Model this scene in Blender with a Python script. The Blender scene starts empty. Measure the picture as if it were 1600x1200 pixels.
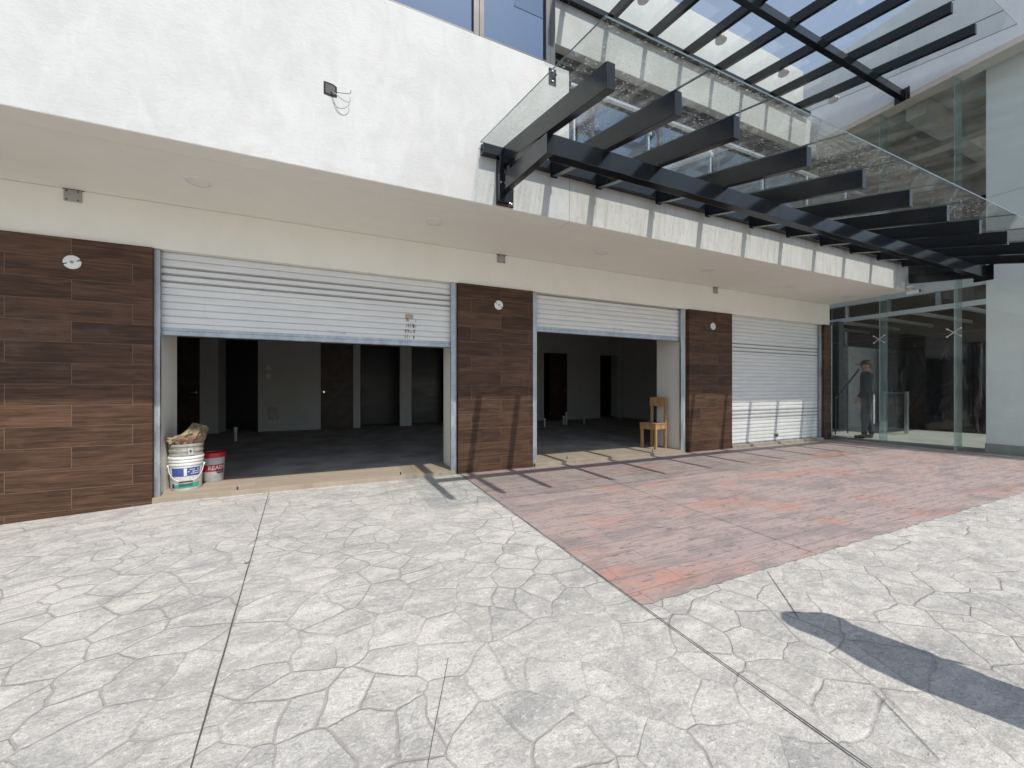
import bpy, bmesh, math, random
from mathutils import Vector, Matrix, noise as mnoise
R = math.radians
random.seed(7)
SC = bpy.context.scene
COL = SC.collection

# ------------------------------------------------------------------ camera
cam = bpy.data.cameras.new('camera')
camo = bpy.data.objects.new('camera', cam)
COL.objects.link(camo)
camo.location = (0, 0, 1.16)
camo.rotation_euler = (R(90), 0, R(-24.0))
cam.sensor_width = 36
cam.lens = 36 * 601 / 1600
cam.shift_y = 0.00375
cam.clip_start = 0.05
cam.clip_end = 2000
SC.camera = camo

# ------------------------------------------------------------------ node helpers
def new_mat(name):
    m = bpy.data.materials.new(name)
    m.use_nodes = True
    m.node_tree.nodes.clear()
    return m, m.node_tree

class G:
    """small node-graph writer"""
    def __init__(s, nt): s.nt = nt
    def n(s, typ, ins=None, **at):
        nd = s.nt.nodes.new(typ)
        for k, v in at.items(): setattr(nd, k, v)
        for k, v in (ins or {}).items():
            sk = nd.inputs[k]
            if isinstance(v, bpy.types.NodeSocket): s.nt.links.new(v, sk)
            else:
                if isinstance(v, (tuple, list)) and len(v) == 3 and sk.type == 'RGBA': v = (*v, 1)
                sk.default_value = v
        return nd
    def m(s, op, a, b=0.0, c=0.0, clamp=False):
        nd = s.nt.nodes.new('ShaderNodeMath'); nd.operation = op; nd.use_clamp = clamp
        for i, v in enumerate((a, b, c)):
            if isinstance(v, bpy.types.NodeSocket): s.nt.links.new(v, nd.inputs[i])
            else: nd.inputs[i].default_value = v
        return nd.outputs[0]
    def ramp(s, v, lo, hi, a=0.0, b=1.0):
        nd = s.n('ShaderNodeMapRange', {0: v, 1: lo, 2: hi, 3: a, 4: b}); nd.interpolation_type = 'SMOOTHSTEP'
        return nd.outputs[0]
    def mix(s, f, a, b, blend='MIX'):
        nd = s.nt.nodes.new('ShaderNodeMix'); nd.data_type = 'RGBA'; nd.blend_type = blend
        for i, v in ((0, f), (6, a), (7, b)):
            if isinstance(v, bpy.types.NodeSocket): s.nt.links.new(v, nd.inputs[i])
            else:
                if i and len(v) == 3: v = (*v, 1)
                nd.inputs[i].default_value = v
        return nd.outputs[2]
    def pos(s): return s.n('ShaderNodeNewGeometry').outputs['Position']
    def obj(s): return s.n('ShaderNodeTexCoord').outputs['Object']
    def scale(s, v, sc, rot=(0, 0, 0), loc=(0, 0, 0)):
        return s.n('ShaderNodeMapping', {'Vector': v, 'Scale': sc, 'Rotation': rot, 'Location': loc}).outputs[0]
    def noise(s, v, sc, det=4, rough=0.55, dist=0.0):
        return s.n('ShaderNodeTexNoise', {'Vector': v, 'Scale': sc, 'Detail': det, 'Roughness': rough, 'Distortion': dist}).outputs[0]
    def bump(s, h, st=0.3, d=0.01):
        return s.n('ShaderNodeBump', {'Height': h, 'Strength': st, 'Distance': d}).outputs[0]
    def out(s, sh): s.n('ShaderNodeOutputMaterial', {'Surface': sh})
    def pbsdf(s, **k):
        ins = {}
        names = dict(col='Base Color', rough='Roughness', metal='Metallic', nor='Normal', spec='Specular IOR Level', coat='Coat Weight')
        for a, b in k.items():
            ins[names[a]] = b
        return s.n('ShaderNodeBsdfPrincipled', ins).outputs[0]

M = {}
def simple(name, col, rough=0.6, metal=0.0, var=0.12, sc=9.0, bump=0.05, spec=0.5, obj=True):
    m, nt = new_mat(name); g = G(nt)
    p = g.obj() if obj else g.pos()
    f = g.noise(p, sc, 6)
    f2 = g.noise(p, sc * 9, 3)
    c1 = tuple(max(0, c * (1 - var)) for c in col); c2 = tuple(min(1, c * (1 + var)) for c in col)
    c = g.mix(g.ramp(f, 0.3, 0.7), c1, c2)
    rr = g.ramp(f2, 0.2, 0.8, max(0.03, rough - 0.08), min(1, rough + 0.08))
    b = g.bump(g.m('ADD', f2, f), bump, 0.004)
    g.out(g.pbsdf(col=c, rough=rr, metal=metal, nor=b, spec=spec))
    M[name] = m
    return m

# plaster of the facade: chalky white with trowel marks and faint stains
def plaster(name, c1, c2, bump=0.25, stain=0.0, sc=1.0, streaks=0.0):
    m, nt = new_mat(name); g = G(nt); p = g.pos()
    big = g.noise(p, 0.9 * sc, 6, 0.6)
    mid = g.noise(g.scale(p, (1, 1, 0.55)), 5 * sc, 8, 0.65, 0.6)
    fine = g.noise(p, 60 * sc, 4, 0.7)
    trow = g.noise(g.scale(p, (1, 1, 2.2), (0, 0.5, 0)), 14 * sc, 5, 0.6, 1.2)
    f = g.m('ADD', g.m('MULTIPLY', big, 0.5), g.m('MULTIPLY', mid, 0.5))
    c = g.mix(g.ramp(f, 0.36, 0.62), c1, c2)
    pits = g.ramp(trow, 0.66, 0.74)
    c = g.mix(g.m('MULTIPLY', pits, 0.16), c, tuple(x * 0.62 for x in c1))
    if stain:
        st = g.ramp(g.noise(g.scale(p, (1, 1, 0.35)), 1.7, 7, 0.7, 0.4), 0.54, 0.76)
        c = g.mix(g.m('MULTIPLY', st, stain), c, (0.60, 0.52, 0.48))
    if streaks:  # brown vertical streaks and fine dark specks
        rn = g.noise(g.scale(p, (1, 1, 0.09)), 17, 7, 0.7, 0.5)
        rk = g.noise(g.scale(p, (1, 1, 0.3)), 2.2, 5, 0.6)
        c = g.mix(g.m('MULTIPLY', g.ramp(rn, 0.47, 0.66), g.ramp(rk, 0.38, 0.6, 0.35 * streaks, streaks)), c, (0.40, 0.35, 0.28))
        sp = g.ramp(g.noise(g.scale(p, (1, 1, 0.7)), 60, 4, 0.7, 0.6), 0.62, 0.70, 0.0, 0.35 * streaks)
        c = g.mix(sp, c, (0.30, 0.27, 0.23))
    if stain:
        scr = g.noise(g.scale(p, (1, 1, 1.8), (0, 0.25, 0)), 24, 7, 0.72, 2.0)
        c = g.mix(g.ramp(scr, 0.60, 0.72, 0.0, 0.22), c, (0.36, 0.34, 0.31))
        c = g.mix(g.ramp(scr, 0.30, 0.40, 0.25, 0.0), c, (0.74, 0.74, 0.73))
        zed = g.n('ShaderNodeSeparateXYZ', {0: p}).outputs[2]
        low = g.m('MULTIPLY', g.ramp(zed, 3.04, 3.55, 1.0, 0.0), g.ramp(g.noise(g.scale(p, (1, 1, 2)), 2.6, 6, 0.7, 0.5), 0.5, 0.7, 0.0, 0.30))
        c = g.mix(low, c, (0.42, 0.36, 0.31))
    h = g.m('ADD', g.m('MULTIPLY', fine, 0.25), g.m('ADD', g.m('MULTIPLY', trow, 0.6), mid))
    g.out(g.pbsdf(col=c, rough=0.85, nor=g.bump(h, bump, 0.006), spec=0.25))
    M[name] = m
plaster('white_plaster', (0.525, 0.525, 0.51), (0.60, 0.60, 0.585), 0.6, 0.45)
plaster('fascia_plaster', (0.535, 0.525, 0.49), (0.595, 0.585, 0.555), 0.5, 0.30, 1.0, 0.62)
plaster('soffit_plaster', (0.765, 0.745, 0.675), (0.80, 0.78, 0.71), 0.07)  # same paint as the wall, colour made lighter to lift the shade
plaster('grey_plaster', (0.66, 0.67, 0.68), (0.74, 0.75, 0.76), 0.15, 0.12)
plaster('column_plaster', (0.80, 0.80, 0.79), (0.85, 0.85, 0.84), 0.05)
plaster('beige_trim', (0.60, 0.53, 0.45), (0.68, 0.61, 0.53), 0.1)
plaster('room_plaster', (0.48, 0.485, 0.475), (0.53, 0.535, 0.525), 0.08)
plaster('raw_ceiling', (0.34, 0.325, 0.295), (0.50, 0.48, 0.44), 0.15, 0.3, 0.6)

# wood-look porcelain planks, 0.2 x 1.2 m
def wood_tile(name, dark, light, grout, vertical=True, w=1.2, h=0.2, loc=(0, 0, 0), rough=0.45):
    m, nt = new_mat(name); g = G(nt); p = g.pos()
    s = g.n('ShaderNodeSeparateXYZ', {0: p})
    if vertical:
        v = g.n('ShaderNodeCombineXYZ', {0: g.m('ADD', s.outputs[0], s.outputs[1]), 1: s.outputs[2], 2: 0.0}).outputs[0]
    else:
        v = g.n('ShaderNodeCombineXYZ', {0: s.outputs[0], 1: s.outputs[1], 2: 0.0}).outputs[0]
    v = g.scale(v, (1, 1, 1), loc=loc)
    def brick(c1, c2, mor, sm=0.1):
        nd = g.n('ShaderNodeTexBrick', {'Vector': v, 'Color1': c1, 'Color2': c2, 'Mortar': mor, 'Scale': 1.0,
                 'Mortar Size': 0.0022, 'Mortar Smooth': sm, 'Bias': 0.0, 'Brick Width': w, 'Row Height': h})
        nd.offset = 0.5
        return nd
    b1 = brick((0, 0, 0, 1), (1, 1, 1, 1), (0.5, 0.5, 0.5, 1))
    tone = b1.outputs[0]
    tv = g.n('ShaderNodeSeparateColor', {0: tone}).outputs[0]
    off = g.n('ShaderNodeCombineXYZ', {0: g.m('MULTIPLY', tv, 7.3), 1: g.m('MULTIPLY', tv, 3.1), 2: g.m('MULTIPLY', tv, 9.0)}).outputs[0]
    pv = g.n('ShaderNodeVectorMath', {0: v, 1: off}, operation='ADD').outputs[0]
    grain = g.noise(g.scale(pv, (1.2, 26, 1)), 2.0, 9, 0.62, 0.9)
    fig = g.noise(g.scale(pv, (0.9, 6.0, 1)), 1.6, 5, 0.55, 1.6)
    fine = g.noise(g.scale(pv, (6, 180, 1)), 1.0, 4, 0.6)
    f = g.m('ADD', g.m('MULTIPLY', grain, 0.5), g.m('ADD', g.m('MULTIPLY', fig, 0.32), g.m('ADD', g.m('MULTIPLY', fine, 0.12), g.m('MULTIPLY', tv, 0.09))))
    c = g.mix(g.ramp(f, 0.40, 0.74), dark, light)
    c = g.mix(g.ramp(grain, 0.56, 0.70, 0.0, 0.45), c, tuple(x * 0.45 for x in dark))
    c = g.mix(b1.outputs[1], c, grout)
    if vertical:
        c = g.mix(g.ramp(g.noise(p, 2.0, 7, 0.7, 0.4), 0.55, 0.75, 0.0, 0.22), c, (0.20, 0.16, 0.13))
    hgt = g.m('SUBTRACT', g.m('MULTIPLY', grain, 0.25), b1.outputs[1])
    g.out(g.pbsdf(col=c, rough=g.ramp(grain, 0.3, 0.7, rough, rough + 0.18), nor=g.bump(hgt, 0.6, 0.004), spec=0.16))
    M[name] = m
wood_tile('dark_wood_tile', (0.046, 0.025, 0.017), (0.165, 0.089, 0.054), (0.17, 0.115, 0.08), True, 0.875, 0.1975, (0.38, -0.01, 0))
wood_tile('oak_floor_tile', (0.30, 0.245, 0.19), (0.42, 0.35, 0.28), (0.28, 0.23, 0.19), False, 1.2, 0.2, (0.3, 0.02, 0), 0.5)

# stamped concrete: irregular flagstones with grey grooves
def stamped():
    m, nt = new_mat('stamped_concrete'); g = G(nt); p = g.pos()
    wv = g.n('ShaderNodeTexNoise', {'Vector': p, 'Scale': 1.6, 'Detail': 3.0}).outputs[1]
    wv = g.n('ShaderNodeVectorMath', {0: wv, 1: (0.5, 0.5, 0.5)}, operation='SUBTRACT').outputs[0]
    wv = g.n('ShaderNodeVectorMath', {0: wv, 3: 0.22}, operation='SCALE').outputs[0]
    q = g.n('ShaderNodeVectorMath', {0: p, 1: wv}, operation='ADD').outputs[0]
    wf = g.n('ShaderNodeTexNoise', {'Vector': p, 'Scale': 9.0, 'Detail': 2.0}).outputs[1]
    wf = g.n('ShaderNodeVectorMath', {0: g.n('ShaderNodeVectorMath', {0: wf, 1: (0.5, 0.5, 0.5)}, operation='SUBTRACT').outputs[0], 3: 0.035}, operation='SCALE').outputs[0]
    q = g.n('ShaderNodeVectorMath', {0: q, 1: wf}, operation='ADD').outputs[0]
    q = g.scale(q, (1, 1, 1), (0, 0, 0.5), (0.7, 0.35, 0))
    SCL = 4.7
    ve = g.n('ShaderNodeTexVoronoi', {'Vector': q, 'Scale': SCL, 'Randomness': 1.0}, voronoi_dimensions='2D', feature='DISTANCE_TO_EDGE').outputs['Distance']
    vc = g.n('ShaderNodeTexVoronoi', {'Vector': q, 'Scale': SCL, 'Randomness': 1.0}, voronoi_dimensions='2D', feature='F1').outputs['Color']
    cell = g.n('ShaderNodeSeparateColor', {0: vc}).outputs
    wid = g.ramp(g.noise(p, 2.3, 2), 0.3, 0.7, 0.016, 0.056)
    gro = g.m('SUBTRACT', 1.0, g.n('ShaderNodeMapRange', {0: ve, 1: g.m('MULTIPLY', wid, 0.25), 2: wid, 3: 0.0, 4: 1.0}, interpolation_type='SMOOTHSTEP').outputs[0])
    fade = g.ramp(g.noise(p, 1.1, 3), 0.36, 0.56, 0.22, 1.0)
    gro = g.m('MULTIPLY', gro, fade)
    pc2 = g.n('ShaderNodeVectorMath', {0: p, 1: g.n('ShaderNodeVectorMath', {0: vc, 3: 3.0}, operation='SCALE').outputs[0]}, operation='ADD').outputs[0]
    flake = g.noise(g.scale(pc2, (1.0, 1.45, 1), (0, 0, 0.55)), 22, 7, 0.74, 2.2)
    grit = g.noise(p, 210, 3, 0.7)
    cd = g.n('ShaderNodeVectorMath', {0: vc, 3: 5.0}, operation='SCALE').outputs[0]
    pc = g.n('ShaderNodeVectorMath', {0: p, 1: cd}, operation='ADD').outputs[0]
    ang = g.scale(pc, (1.0, 2.0, 1.0), (0, 0, 0.6))
    big = g.noise(p, 0.8, 5, 0.6)
    mid = g.noise(ang, 3.4, 8, 0.68, 0.7)
    slate = g.noise(ang, 13, 7, 0.7, 1.5)
    fine = g.noise(p, 95, 5, 0.75)
    pit = g.ramp(g.noise(g.scale(pc, (1, 1.7, 1), (0, 0, 1.1)), 34, 4, 0.6, 0.8), 0.62, 0.72)
    f = g.m('ADD', g.m('MULTIPLY', mid, 0.62), g.m('ADD', g.m('MULTIPLY', big, 0.25), g.m('MULTIPLY', slate, 0.22)))
    c = g.mix(g.ramp(f, 0.44, 0.66), (0.395, 0.385, 0.362), (0.625, 0.605, 0.565))
    c = g.mix(g.ramp(g.noise(p, 0.45, 5, 0.65, 0.5), 0.50, 0.68, 0.0, 0.30), c, (0.30, 0.295, 0.29))
    c = g.mix(g.ramp(slate, 0.50, 0.72, 0, 0.6), c, (0.68, 0.65, 0.60))
    c = g.mix(g.ramp(slate, 0.30, 0.42, 0.6, 0.0), c, (0.24, 0.24, 0.245))
    c = g.mix(g.m('MULTIPLY', pit, 0.5), c, (0.15, 0.15, 0.15))
    tint = g.mix(cell[0], (0.93, 0.93, 0.93), (1.0, 0.985, 0.965))
    c = g.mix(1.0, c, tint, 'MULTIPLY')
    mott = g.noise(g.scale(p, (1, 1.5, 1), (0, 0, 0.5)), 2.1, 6, 0.7, 0.6)
    c = g.mix(g.ramp(mott, 0.50, 0.68, 0.0, 0.72), c, (0.27, 0.265, 0.26))
    c = g.mix(g.ramp(flake, 0.53, 0.64, 0.0, 0.55), c, (0.78, 0.76, 0.715))
    c = g.mix(g.ramp(flake, 0.36, 0.46, 0.6, 0.0), c, (0.24, 0.235, 0.235))
    c = g.mix(g.ramp(grit, 0.38, 0.46, 0.55, 0.0), c, (0.15, 0.145, 0.145))
    c = g.mix(g.ramp(fine, 0.38, 0.66, 0.0, 0.38), c, (0.24, 0.235, 0.23))
    c = g.mix(g.m('MULTIPLY', gro, 0.62), c, (0.265, 0.25, 0.235))
    dome = g.ramp(ve, 0.0, 0.10, 0.0, 1.0)
    h = g.m('ADD', g.m('MULTIPLY', dome, 0.12), g.m('ADD', g.m('MULTIPLY', flake, 0.5), g.m('ADD', g.m('MULTIPLY', fine, 0.16), g.m('MULTIPLY', mid, 0.5))))
    h = g.m('SUBTRACT', h, g.m('ADD', g.m('MULTIPLY', gro, 0.55), g.m('MULTIPLY', pit, 0.2)))
    g.out(g.pbsdf(col=c, rough=0.78, nor=g.bump(h, 0.7, 0.011), spec=0.3))
    M['stamped_concrete'] = m
stamped()

def red_stamp():
    m, nt = new_mat('red_stamped_concrete'); g = G(nt); p = g.pos()
    s = g.n('ShaderNodeSeparateXYZ', {0: p})
    v = g.n('ShaderNodeCombineXYZ', {0: s.outputs[0], 1: s.outputs[1], 2: 0.0}).outputs[0]
    br = g.n('ShaderNodeTexBrick', {'Vector': v, 'Color1': (0, 0, 0, 1), 'Color2': (1, 1, 1, 1), 'Mortar': (0.5, 0.5, 0.5, 1), 'Scale': 1.0,
             'Mortar Size': 0.004, 'Mortar Smooth': 0.3, 'Brick Width': 0.95, 'Row Height': 0.155})
    br.offset = 0.37
    tv = g.n('ShaderNodeSeparateColor', {0: br.outputs[0]}).outputs[0]
    off = g.n('ShaderNodeCombineXYZ', {0: g.m('MULTIPLY', tv, 5.0), 1: g.m('MULTIPLY', tv, 2.0), 2: 0.0}).outputs[0]
    pv = g.n('ShaderNodeVectorMath', {0: v, 1: off}, operation='ADD').outputs[0]
    patch = g.noise(g.scale(v, (0.8, 1.5, 1)), 1.15, 7, 0.62, 0.5)
    patch2 = g.noise(g.scale(v, (0.9, 2.2, 1), loc=(3, 1, 0)), 1.5, 7, 0.66, 0.4)
    grain = g.noise(g.scale(pv, (1.2, 15, 1)), 2.2, 8, 0.68, 0.8)
    chip = g.noise(g.scale(pv, (2.0, 8.0, 1)), 3.2, 6, 0.7, 1.0)
    fine = g.noise(p, 80, 5, 0.7)
    edge = g.m('MAXIMUM', g.ramp(s.outputs[1], 1.75, 2.05, 1, 0), g.ramp(s.outputs[0], 1.55, 1.9, 1, 0))
    streak = g.noise(g.scale(pv, (3.0, 42, 1)), 1.0, 7, 0.75, 0.6)
    blot = g.noise(g.scale(v, (2.2, 6.5, 1)), 2.0, 7, 0.72, 0.9)
    redness = g.ramp(g.m('ADD', g.m('ADD', patch, g.m('MULTIPLY', edge, 0.015)), g.m('MULTIPLY', g.m('SUBTRACT', chip, 0.5), 0.18)), 0.50, 0.68)
    c = g.mix(redness, (0.36, 0.288, 0.268), (0.42, 0.225, 0.185))
    greyv = g.ramp(g.m('ADD', patch2, g.m('MULTIPLY', g.m('SUBTRACT', grain, 0.5), 0.30)), 0.46, 0.62)
    c = g.mix(g.m('MULTIPLY', greyv, 0.72), c, (0.215, 0.19, 0.185))
    c = g.mix(g.ramp(grain, 0.56, 0.72, 0.0, 0.5), c, (0.43, 0.34, 0.32))
    c = g.mix(g.ramp(chip, 0.34, 0.44, 0.85, 0.0), c, (0.115, 0.10, 0.10))
    c = g.mix(g.ramp(fine, 0.4, 0.7, 0.0, 0.25), c, (0.27, 0.20, 0.185))
    c = g.mix(g.m('MULTIPLY', br.outputs[1], 0.6), c, (0.17, 0.13, 0.12))
    c = g.mix(g.ramp(blot, 0.52, 0.64, 0.0, 0.62), c, (0.20, 0.185, 0.185))
    c = g.mix(g.ramp(streak, 0.36, 0.47, 0.6, 0.0), c, (0.15, 0.125, 0.125))
    c = g.mix(g.ramp(streak, 0.58, 0.70, 0.0, 0.5), c, (0.52, 0.42, 0.395))
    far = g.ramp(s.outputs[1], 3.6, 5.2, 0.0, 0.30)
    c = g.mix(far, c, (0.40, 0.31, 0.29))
    h = g.m('SUBTRACT', g.m('ADD', g.m('MULTIPLY', streak, 0.6), g.m('ADD', g.m('MULTIPLY', chip, 0.4), g.m('MULTIPLY', fine, 0.12))), g.m('MULTIPLY', br.outputs[1], 0.5))
    g.out(g.pbsdf(col=c, rough=0.62, nor=g.bump(h, 0.5, 0.007), spec=0.4))
    M['red_stamped_concrete'] = m
red_stamp()

# glass: mirror reflection by Schlick's law over a slightly green transparent body, with a film of dust
def glass(name, tint, dust=0.0, dust_col=(0.5, 0.49, 0.46), refl=1.0, speck=0.0, base=0.04, streak=0.0, gcol=(0.95, 0.97, 0.97)):
    m, nt = new_mat(name); g = G(nt); p = g.pos()
    fac = g.n('ShaderNodeLayerWeight', {'Blend': 0.5}).outputs['Facing']
    r = g.m('ADD', g.m('MULTIPLY', g.m('POWER', fac, 5.0), 1 - base), base)
    r = g.m('MULTIPLY', r, refl, clamp=True)
    wob = g.bump(g.noise(p, 0.9, 2), 0.02, 0.05)
    tr = g.n('ShaderNodeBsdfTransparent', {'Color': tint}).outputs[0]
    gl = g.n('ShaderNodeBsdfGlossy', {'Color': (*gcol, 1), 'Roughness': 0.005, 'Normal': wob}).outputs[0]
    sh = g.n('ShaderNodeMixShader', {0: r, 1: tr, 2: gl}).outputs[0]
    if dust:
        d = g.ramp(g.noise(p, 1.1, 6, 0.6), 0.3, 0.75, 0.25 * dust, 1.2 * dust)
        if streak:
            st = g.ramp(g.noise(g.scale(p, (26, 1.6, 1.6)), 1.0, 6, 0.65, 0.3), 0.46, 0.74, 0.0, streak)
            d = g.m('ADD', d, st)
        if speck:
            vo = g.n('ShaderNodeTexVoronoi', {'Vector': p, 'Scale': 36.0, 'Randomness': 1.0}, feature='F1')
            rad = g.m('MULTIPLY', g.n('ShaderNodeSeparateColor', {0: vo.outputs['Color']}).outputs[0], 0.34)
            sp = g.m('LESS_THAN', vo.outputs['Distance'], rad)
            dens = g.ramp(g.noise(p, 1.3, 4, 0.6), 0.40, 0.62, 0.45, 1.0)
            d = g.m('ADD', d, g.m('MULTIPLY', g.m('MULTIPLY', sp, dens), speck), clamp=True)
        a = g.n('ShaderNodeBsdfDiffuse', {'Color': dust_col}).outputs[0]
        b = g.n('ShaderNodeBsdfTranslucent', {'Color': dust_col}).outputs[0]
        du = g.n('ShaderNodeMixShader', {0: 0.5, 1: a, 2: b}).outputs[0]
        sh = g.n('ShaderNodeMixShader', {0: d, 1: sh, 2: du}).outputs[0]
    g.out(sh)
    M[name] = m
glass('canopy_glass', (0.955, 0.975, 0.965), 0.03, speck=0.45, streak=0.20)
glass('upper_canopy_glass', (0.95, 0.975, 0.97), 0.03, speck=0.0, streak=0.02)
glass('lobby_glass', (0.965, 0.985, 0.978), 0.005, (0.5, 0.53, 0.51), refl=0.62, base=0.04)
glass('fin_glass', (0.86, 0.93, 0.92), 0.26, (0.60, 0.70, 0.69), refl=1.0)
glass('window_glass', (0.24, 0.34, 0.45), 0.0, refl=1.0, base=0.33, gcol=(0.58, 0.74, 0.92))
glass('rail_glass', (0.93, 0.96, 0.95), 0.02, refl=1.3)

def metal_paint(name, col, rough, spec=0.5):
    m, nt = new_mat(name); g = G(nt); p = g.pos()
    n1 = g.noise(g.scale(p, (0.6, 2, 2)), 2.5, 4, 0.5)
    c = g.mix(g.ramp(n1, 0.35, 0.7), col, tuple(x * 1.15 for x in col))
    g.out(g.pbsdf(col=c, rough=g.ramp(n1, 0.3, 0.7, rough - 0.03, rough + 0.06), spec=spec))
    M[name] = m
metal_paint('black_steel', (0.008, 0.0092, 0.0115), 0.17, 0.5)
metal_paint('window_frame', (0.05, 0.046, 0.047), 0.4)
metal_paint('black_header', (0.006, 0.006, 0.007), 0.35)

def galvanised():
    m, nt = new_mat('galvanised_steel'); g = G(nt); p = g.pos()
    v = g.n('ShaderNodeTexVoronoi', {'Vector': p, 'Scale': 55.0}, feature='F1').outputs['Color']
    s = g.n('ShaderNodeSeparateColor', {0: v}).outputs[0]
    n = g.noise(g.scale(p, (1, 1, 0.4)), 7, 6, 0.65)
    c = g.mix(g.ramp(n, 0.35, 0.7), (0.27, 0.30, 0.33), (0.47, 0.51, 0.54))
    c = g.mix(g.m('MULTIPLY', s, 0.25), c, (0.55, 0.58, 0.60))
    g.out(g.pbsdf(col=c, rough=g.ramp(n, 0.3, 0.7, 0.38, 0.6), metal=0.75, nor=g.bump(n, 0.1, 0.003)))
    M['galvanised_steel'] = m
galvanised()

def shutter_paint():
    m, nt = new_mat('shutter_enamel'); g = G(nt); p = g.pos()
    n = g.noise(g.scale(p, (0.7, 1, 5)), 3, 6, 0.6); d = g.noise(g.scale(p, (9, 1, 0.6)), 2.0, 6, 0.7)
    c = g.mix(g.ramp(n, 0.35, 0.7), (0.655, 0.65, 0.635), (0.73, 0.725, 0.71))
    c = g.mix(g.ramp(d, 0.56, 0.78, 0, 0.22), c, (0.42, 0.40, 0.37))
    g.out(g.pbsdf(col=c, rough=g.ramp(n, 0.3, 0.7, 0.36, 0.5), nor=g.bump(g.m('ADD', n, d), 0.12, 0.004), spec=0.5))
    M['shutter_enamel'] = m
shutter_paint()

simple('glass_edge', (0.10, 0.13, 0.125), 0.25, var=0.1)
simple('groove_dark', (0.02, 0.02, 0.02), 0.8)
simple('vent_dark', (0.24, 0.23, 0.215), 0.7)
simple('joint_dark', (0.075, 0.072, 0.07), 0.9)
simple('interior_floor', (0.30, 0.285, 0.265), 0.8, var=0.25, sc=2.0, obj=False)
simple('lobby_floor', (0.30, 0.305, 0.28), 0.45, var=0.16, sc=1.6, obj=False)
simple('door_wood', (0.045, 0.025, 0.016), 0.5, var=0.35, sc=5)
simple('chrome', (0.75, 0.76, 0.78), 0.18, 1.0, var=0.05)
simple('stainless', (0.62, 0.63, 0.64), 0.28, 1.0, var=0.08)
simple('white_plastic', (0.74, 0.73, 0.70), 0.45, var=0.06)
simple('white_bucket', (0.72, 0.72, 0.70), 0.38, var=0.08, sc=14)
simple('grey_bucket', (0.33, 0.315, 0.28), 0.55, var=0.25, sc=20)
simple('dull_bucket', (0.46, 0.47, 0.465), 0.45, var=0.1, sc=14)
simple('red_plastic', (0.42, 0.018, 0.028), 0.4, var=0.15)
simple('label_red', (0.45, 0.025, 0.04), 0.5, var=0.1)
simple('label_blue', (0.05, 0.075, 0.27), 0.5, var=0.2)
simple('label_green', (0.05, 0.33, 0.24), 0.5, var=0.15)
simple('ink_dark', (0.04, 0.045, 0.09), 0.6)
simple('ink_red', (0.30, 0.055, 0.035), 0.7)
simple('grip_black', (0.03, 0.03, 0.028), 0.6)
simple('sack_paper', (0.25, 0.19, 0.115), 0.85, var=0.4, sc=14, bump=0.4)
simple('plate_grey', (0.34, 0.33, 0.315), 0.5, 0.3, var=0.12)
simple('box_brown', (0.03, 0.023, 0.019), 0.95, var=0.4, sc=30)
simple('wire_grey', (0.35, 0.34, 0.34), 0.5)
simple('wire_black', (0.03, 0.028, 0.028), 0.5)
simple('rust', (0.11, 0.045, 0.03), 0.85, var=0.5, sc=25)
simple('stain_brown', (0.40, 0.31, 0.22), 0.8, var=0.3, sc=30)
simple('pvc', (0.55, 0.55, 0.52), 0.4)
simple('skin', (0.33, 0.19, 0.125), 0.5, var=0.08)
simple('cloth_dark', (0.016, 0.017, 0.02), 0.85, var=0.2, sc=20)
simple('cloth_navy', (0.014, 0.016, 0.024), 0.85, var=0.2, sc=20)
simple('cloth_white', (0.62, 0.62, 0.60), 0.85)
simple('hair_black', (0.012, 0.011, 0.010), 0.6)
simple('shoe_black', (0.02, 0.018, 0.017), 0.5)
simple('lamp_lens', (0.74, 0.72, 0.67), 0.35, var=0.04)
simple('curtain_cloth', (0.62, 0.63, 0.63), 0.9, var=0.06)
simple('dark_panel', (0.05, 0.048, 0.046), 0.6, var=0.2)

def raw_pine():
    m, nt = new_mat('raw_pine'); g = G(nt); p = g.obj()
    gr = g.noise(g.scale(p, (14, 14, 2.0)), 2.4, 8, 0.65, 1.0)
    c = g.mix(g.ramp(gr, 0.35, 0.68), (0.30, 0.165, 0.072), (0.50, 0.315, 0.15))
    g.out(g.pbsdf(col=c, rough=0.6, nor=g.bump(gr, 0.2, 0.003)))
    M['raw_pine'] = m
raw_pine()
def black_film():
    m, nt = new_mat('black_plastic_film'); g = G(nt); p = g.obj()
    n = g.noise(g.scale(p, (1.6, 1.6, 0.9)), 1.7, 5, 0.5, 0.8)
    n2 = g.noise(p, 22, 4, 0.6, 1.0)
    g.out(g.pbsdf(col=(0.006, 0.0065, 0.008, 1), rough=0.22, nor=g.bump(g.m('ADD', n, g.m('MULTIPLY', n2, 0.03)), 0.6, 0.12), spec=0.6))
    M['black_plastic_film'] = m
black_film()

# ------------------------------------------------------------------ mesh helpers
def tag(o, label=None, cat=None, group=None, kind=None):
    if label: o['label'] = label
    if cat: o['category'] = cat
    if group: o['group'] = group
    if kind: o['kind'] = kind
    return o

def thing(name, loc, label, cat, group=None, rz=0.0, kind=None):
    o = bpy.data.objects.new(name, None)
    o.empty_display_size = 0.2
    o.location = loc; o.rotation_euler = (0, 0, rz)
    COL.objects.link(o)
    return tag(o, label, cat, group, kind)

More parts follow.
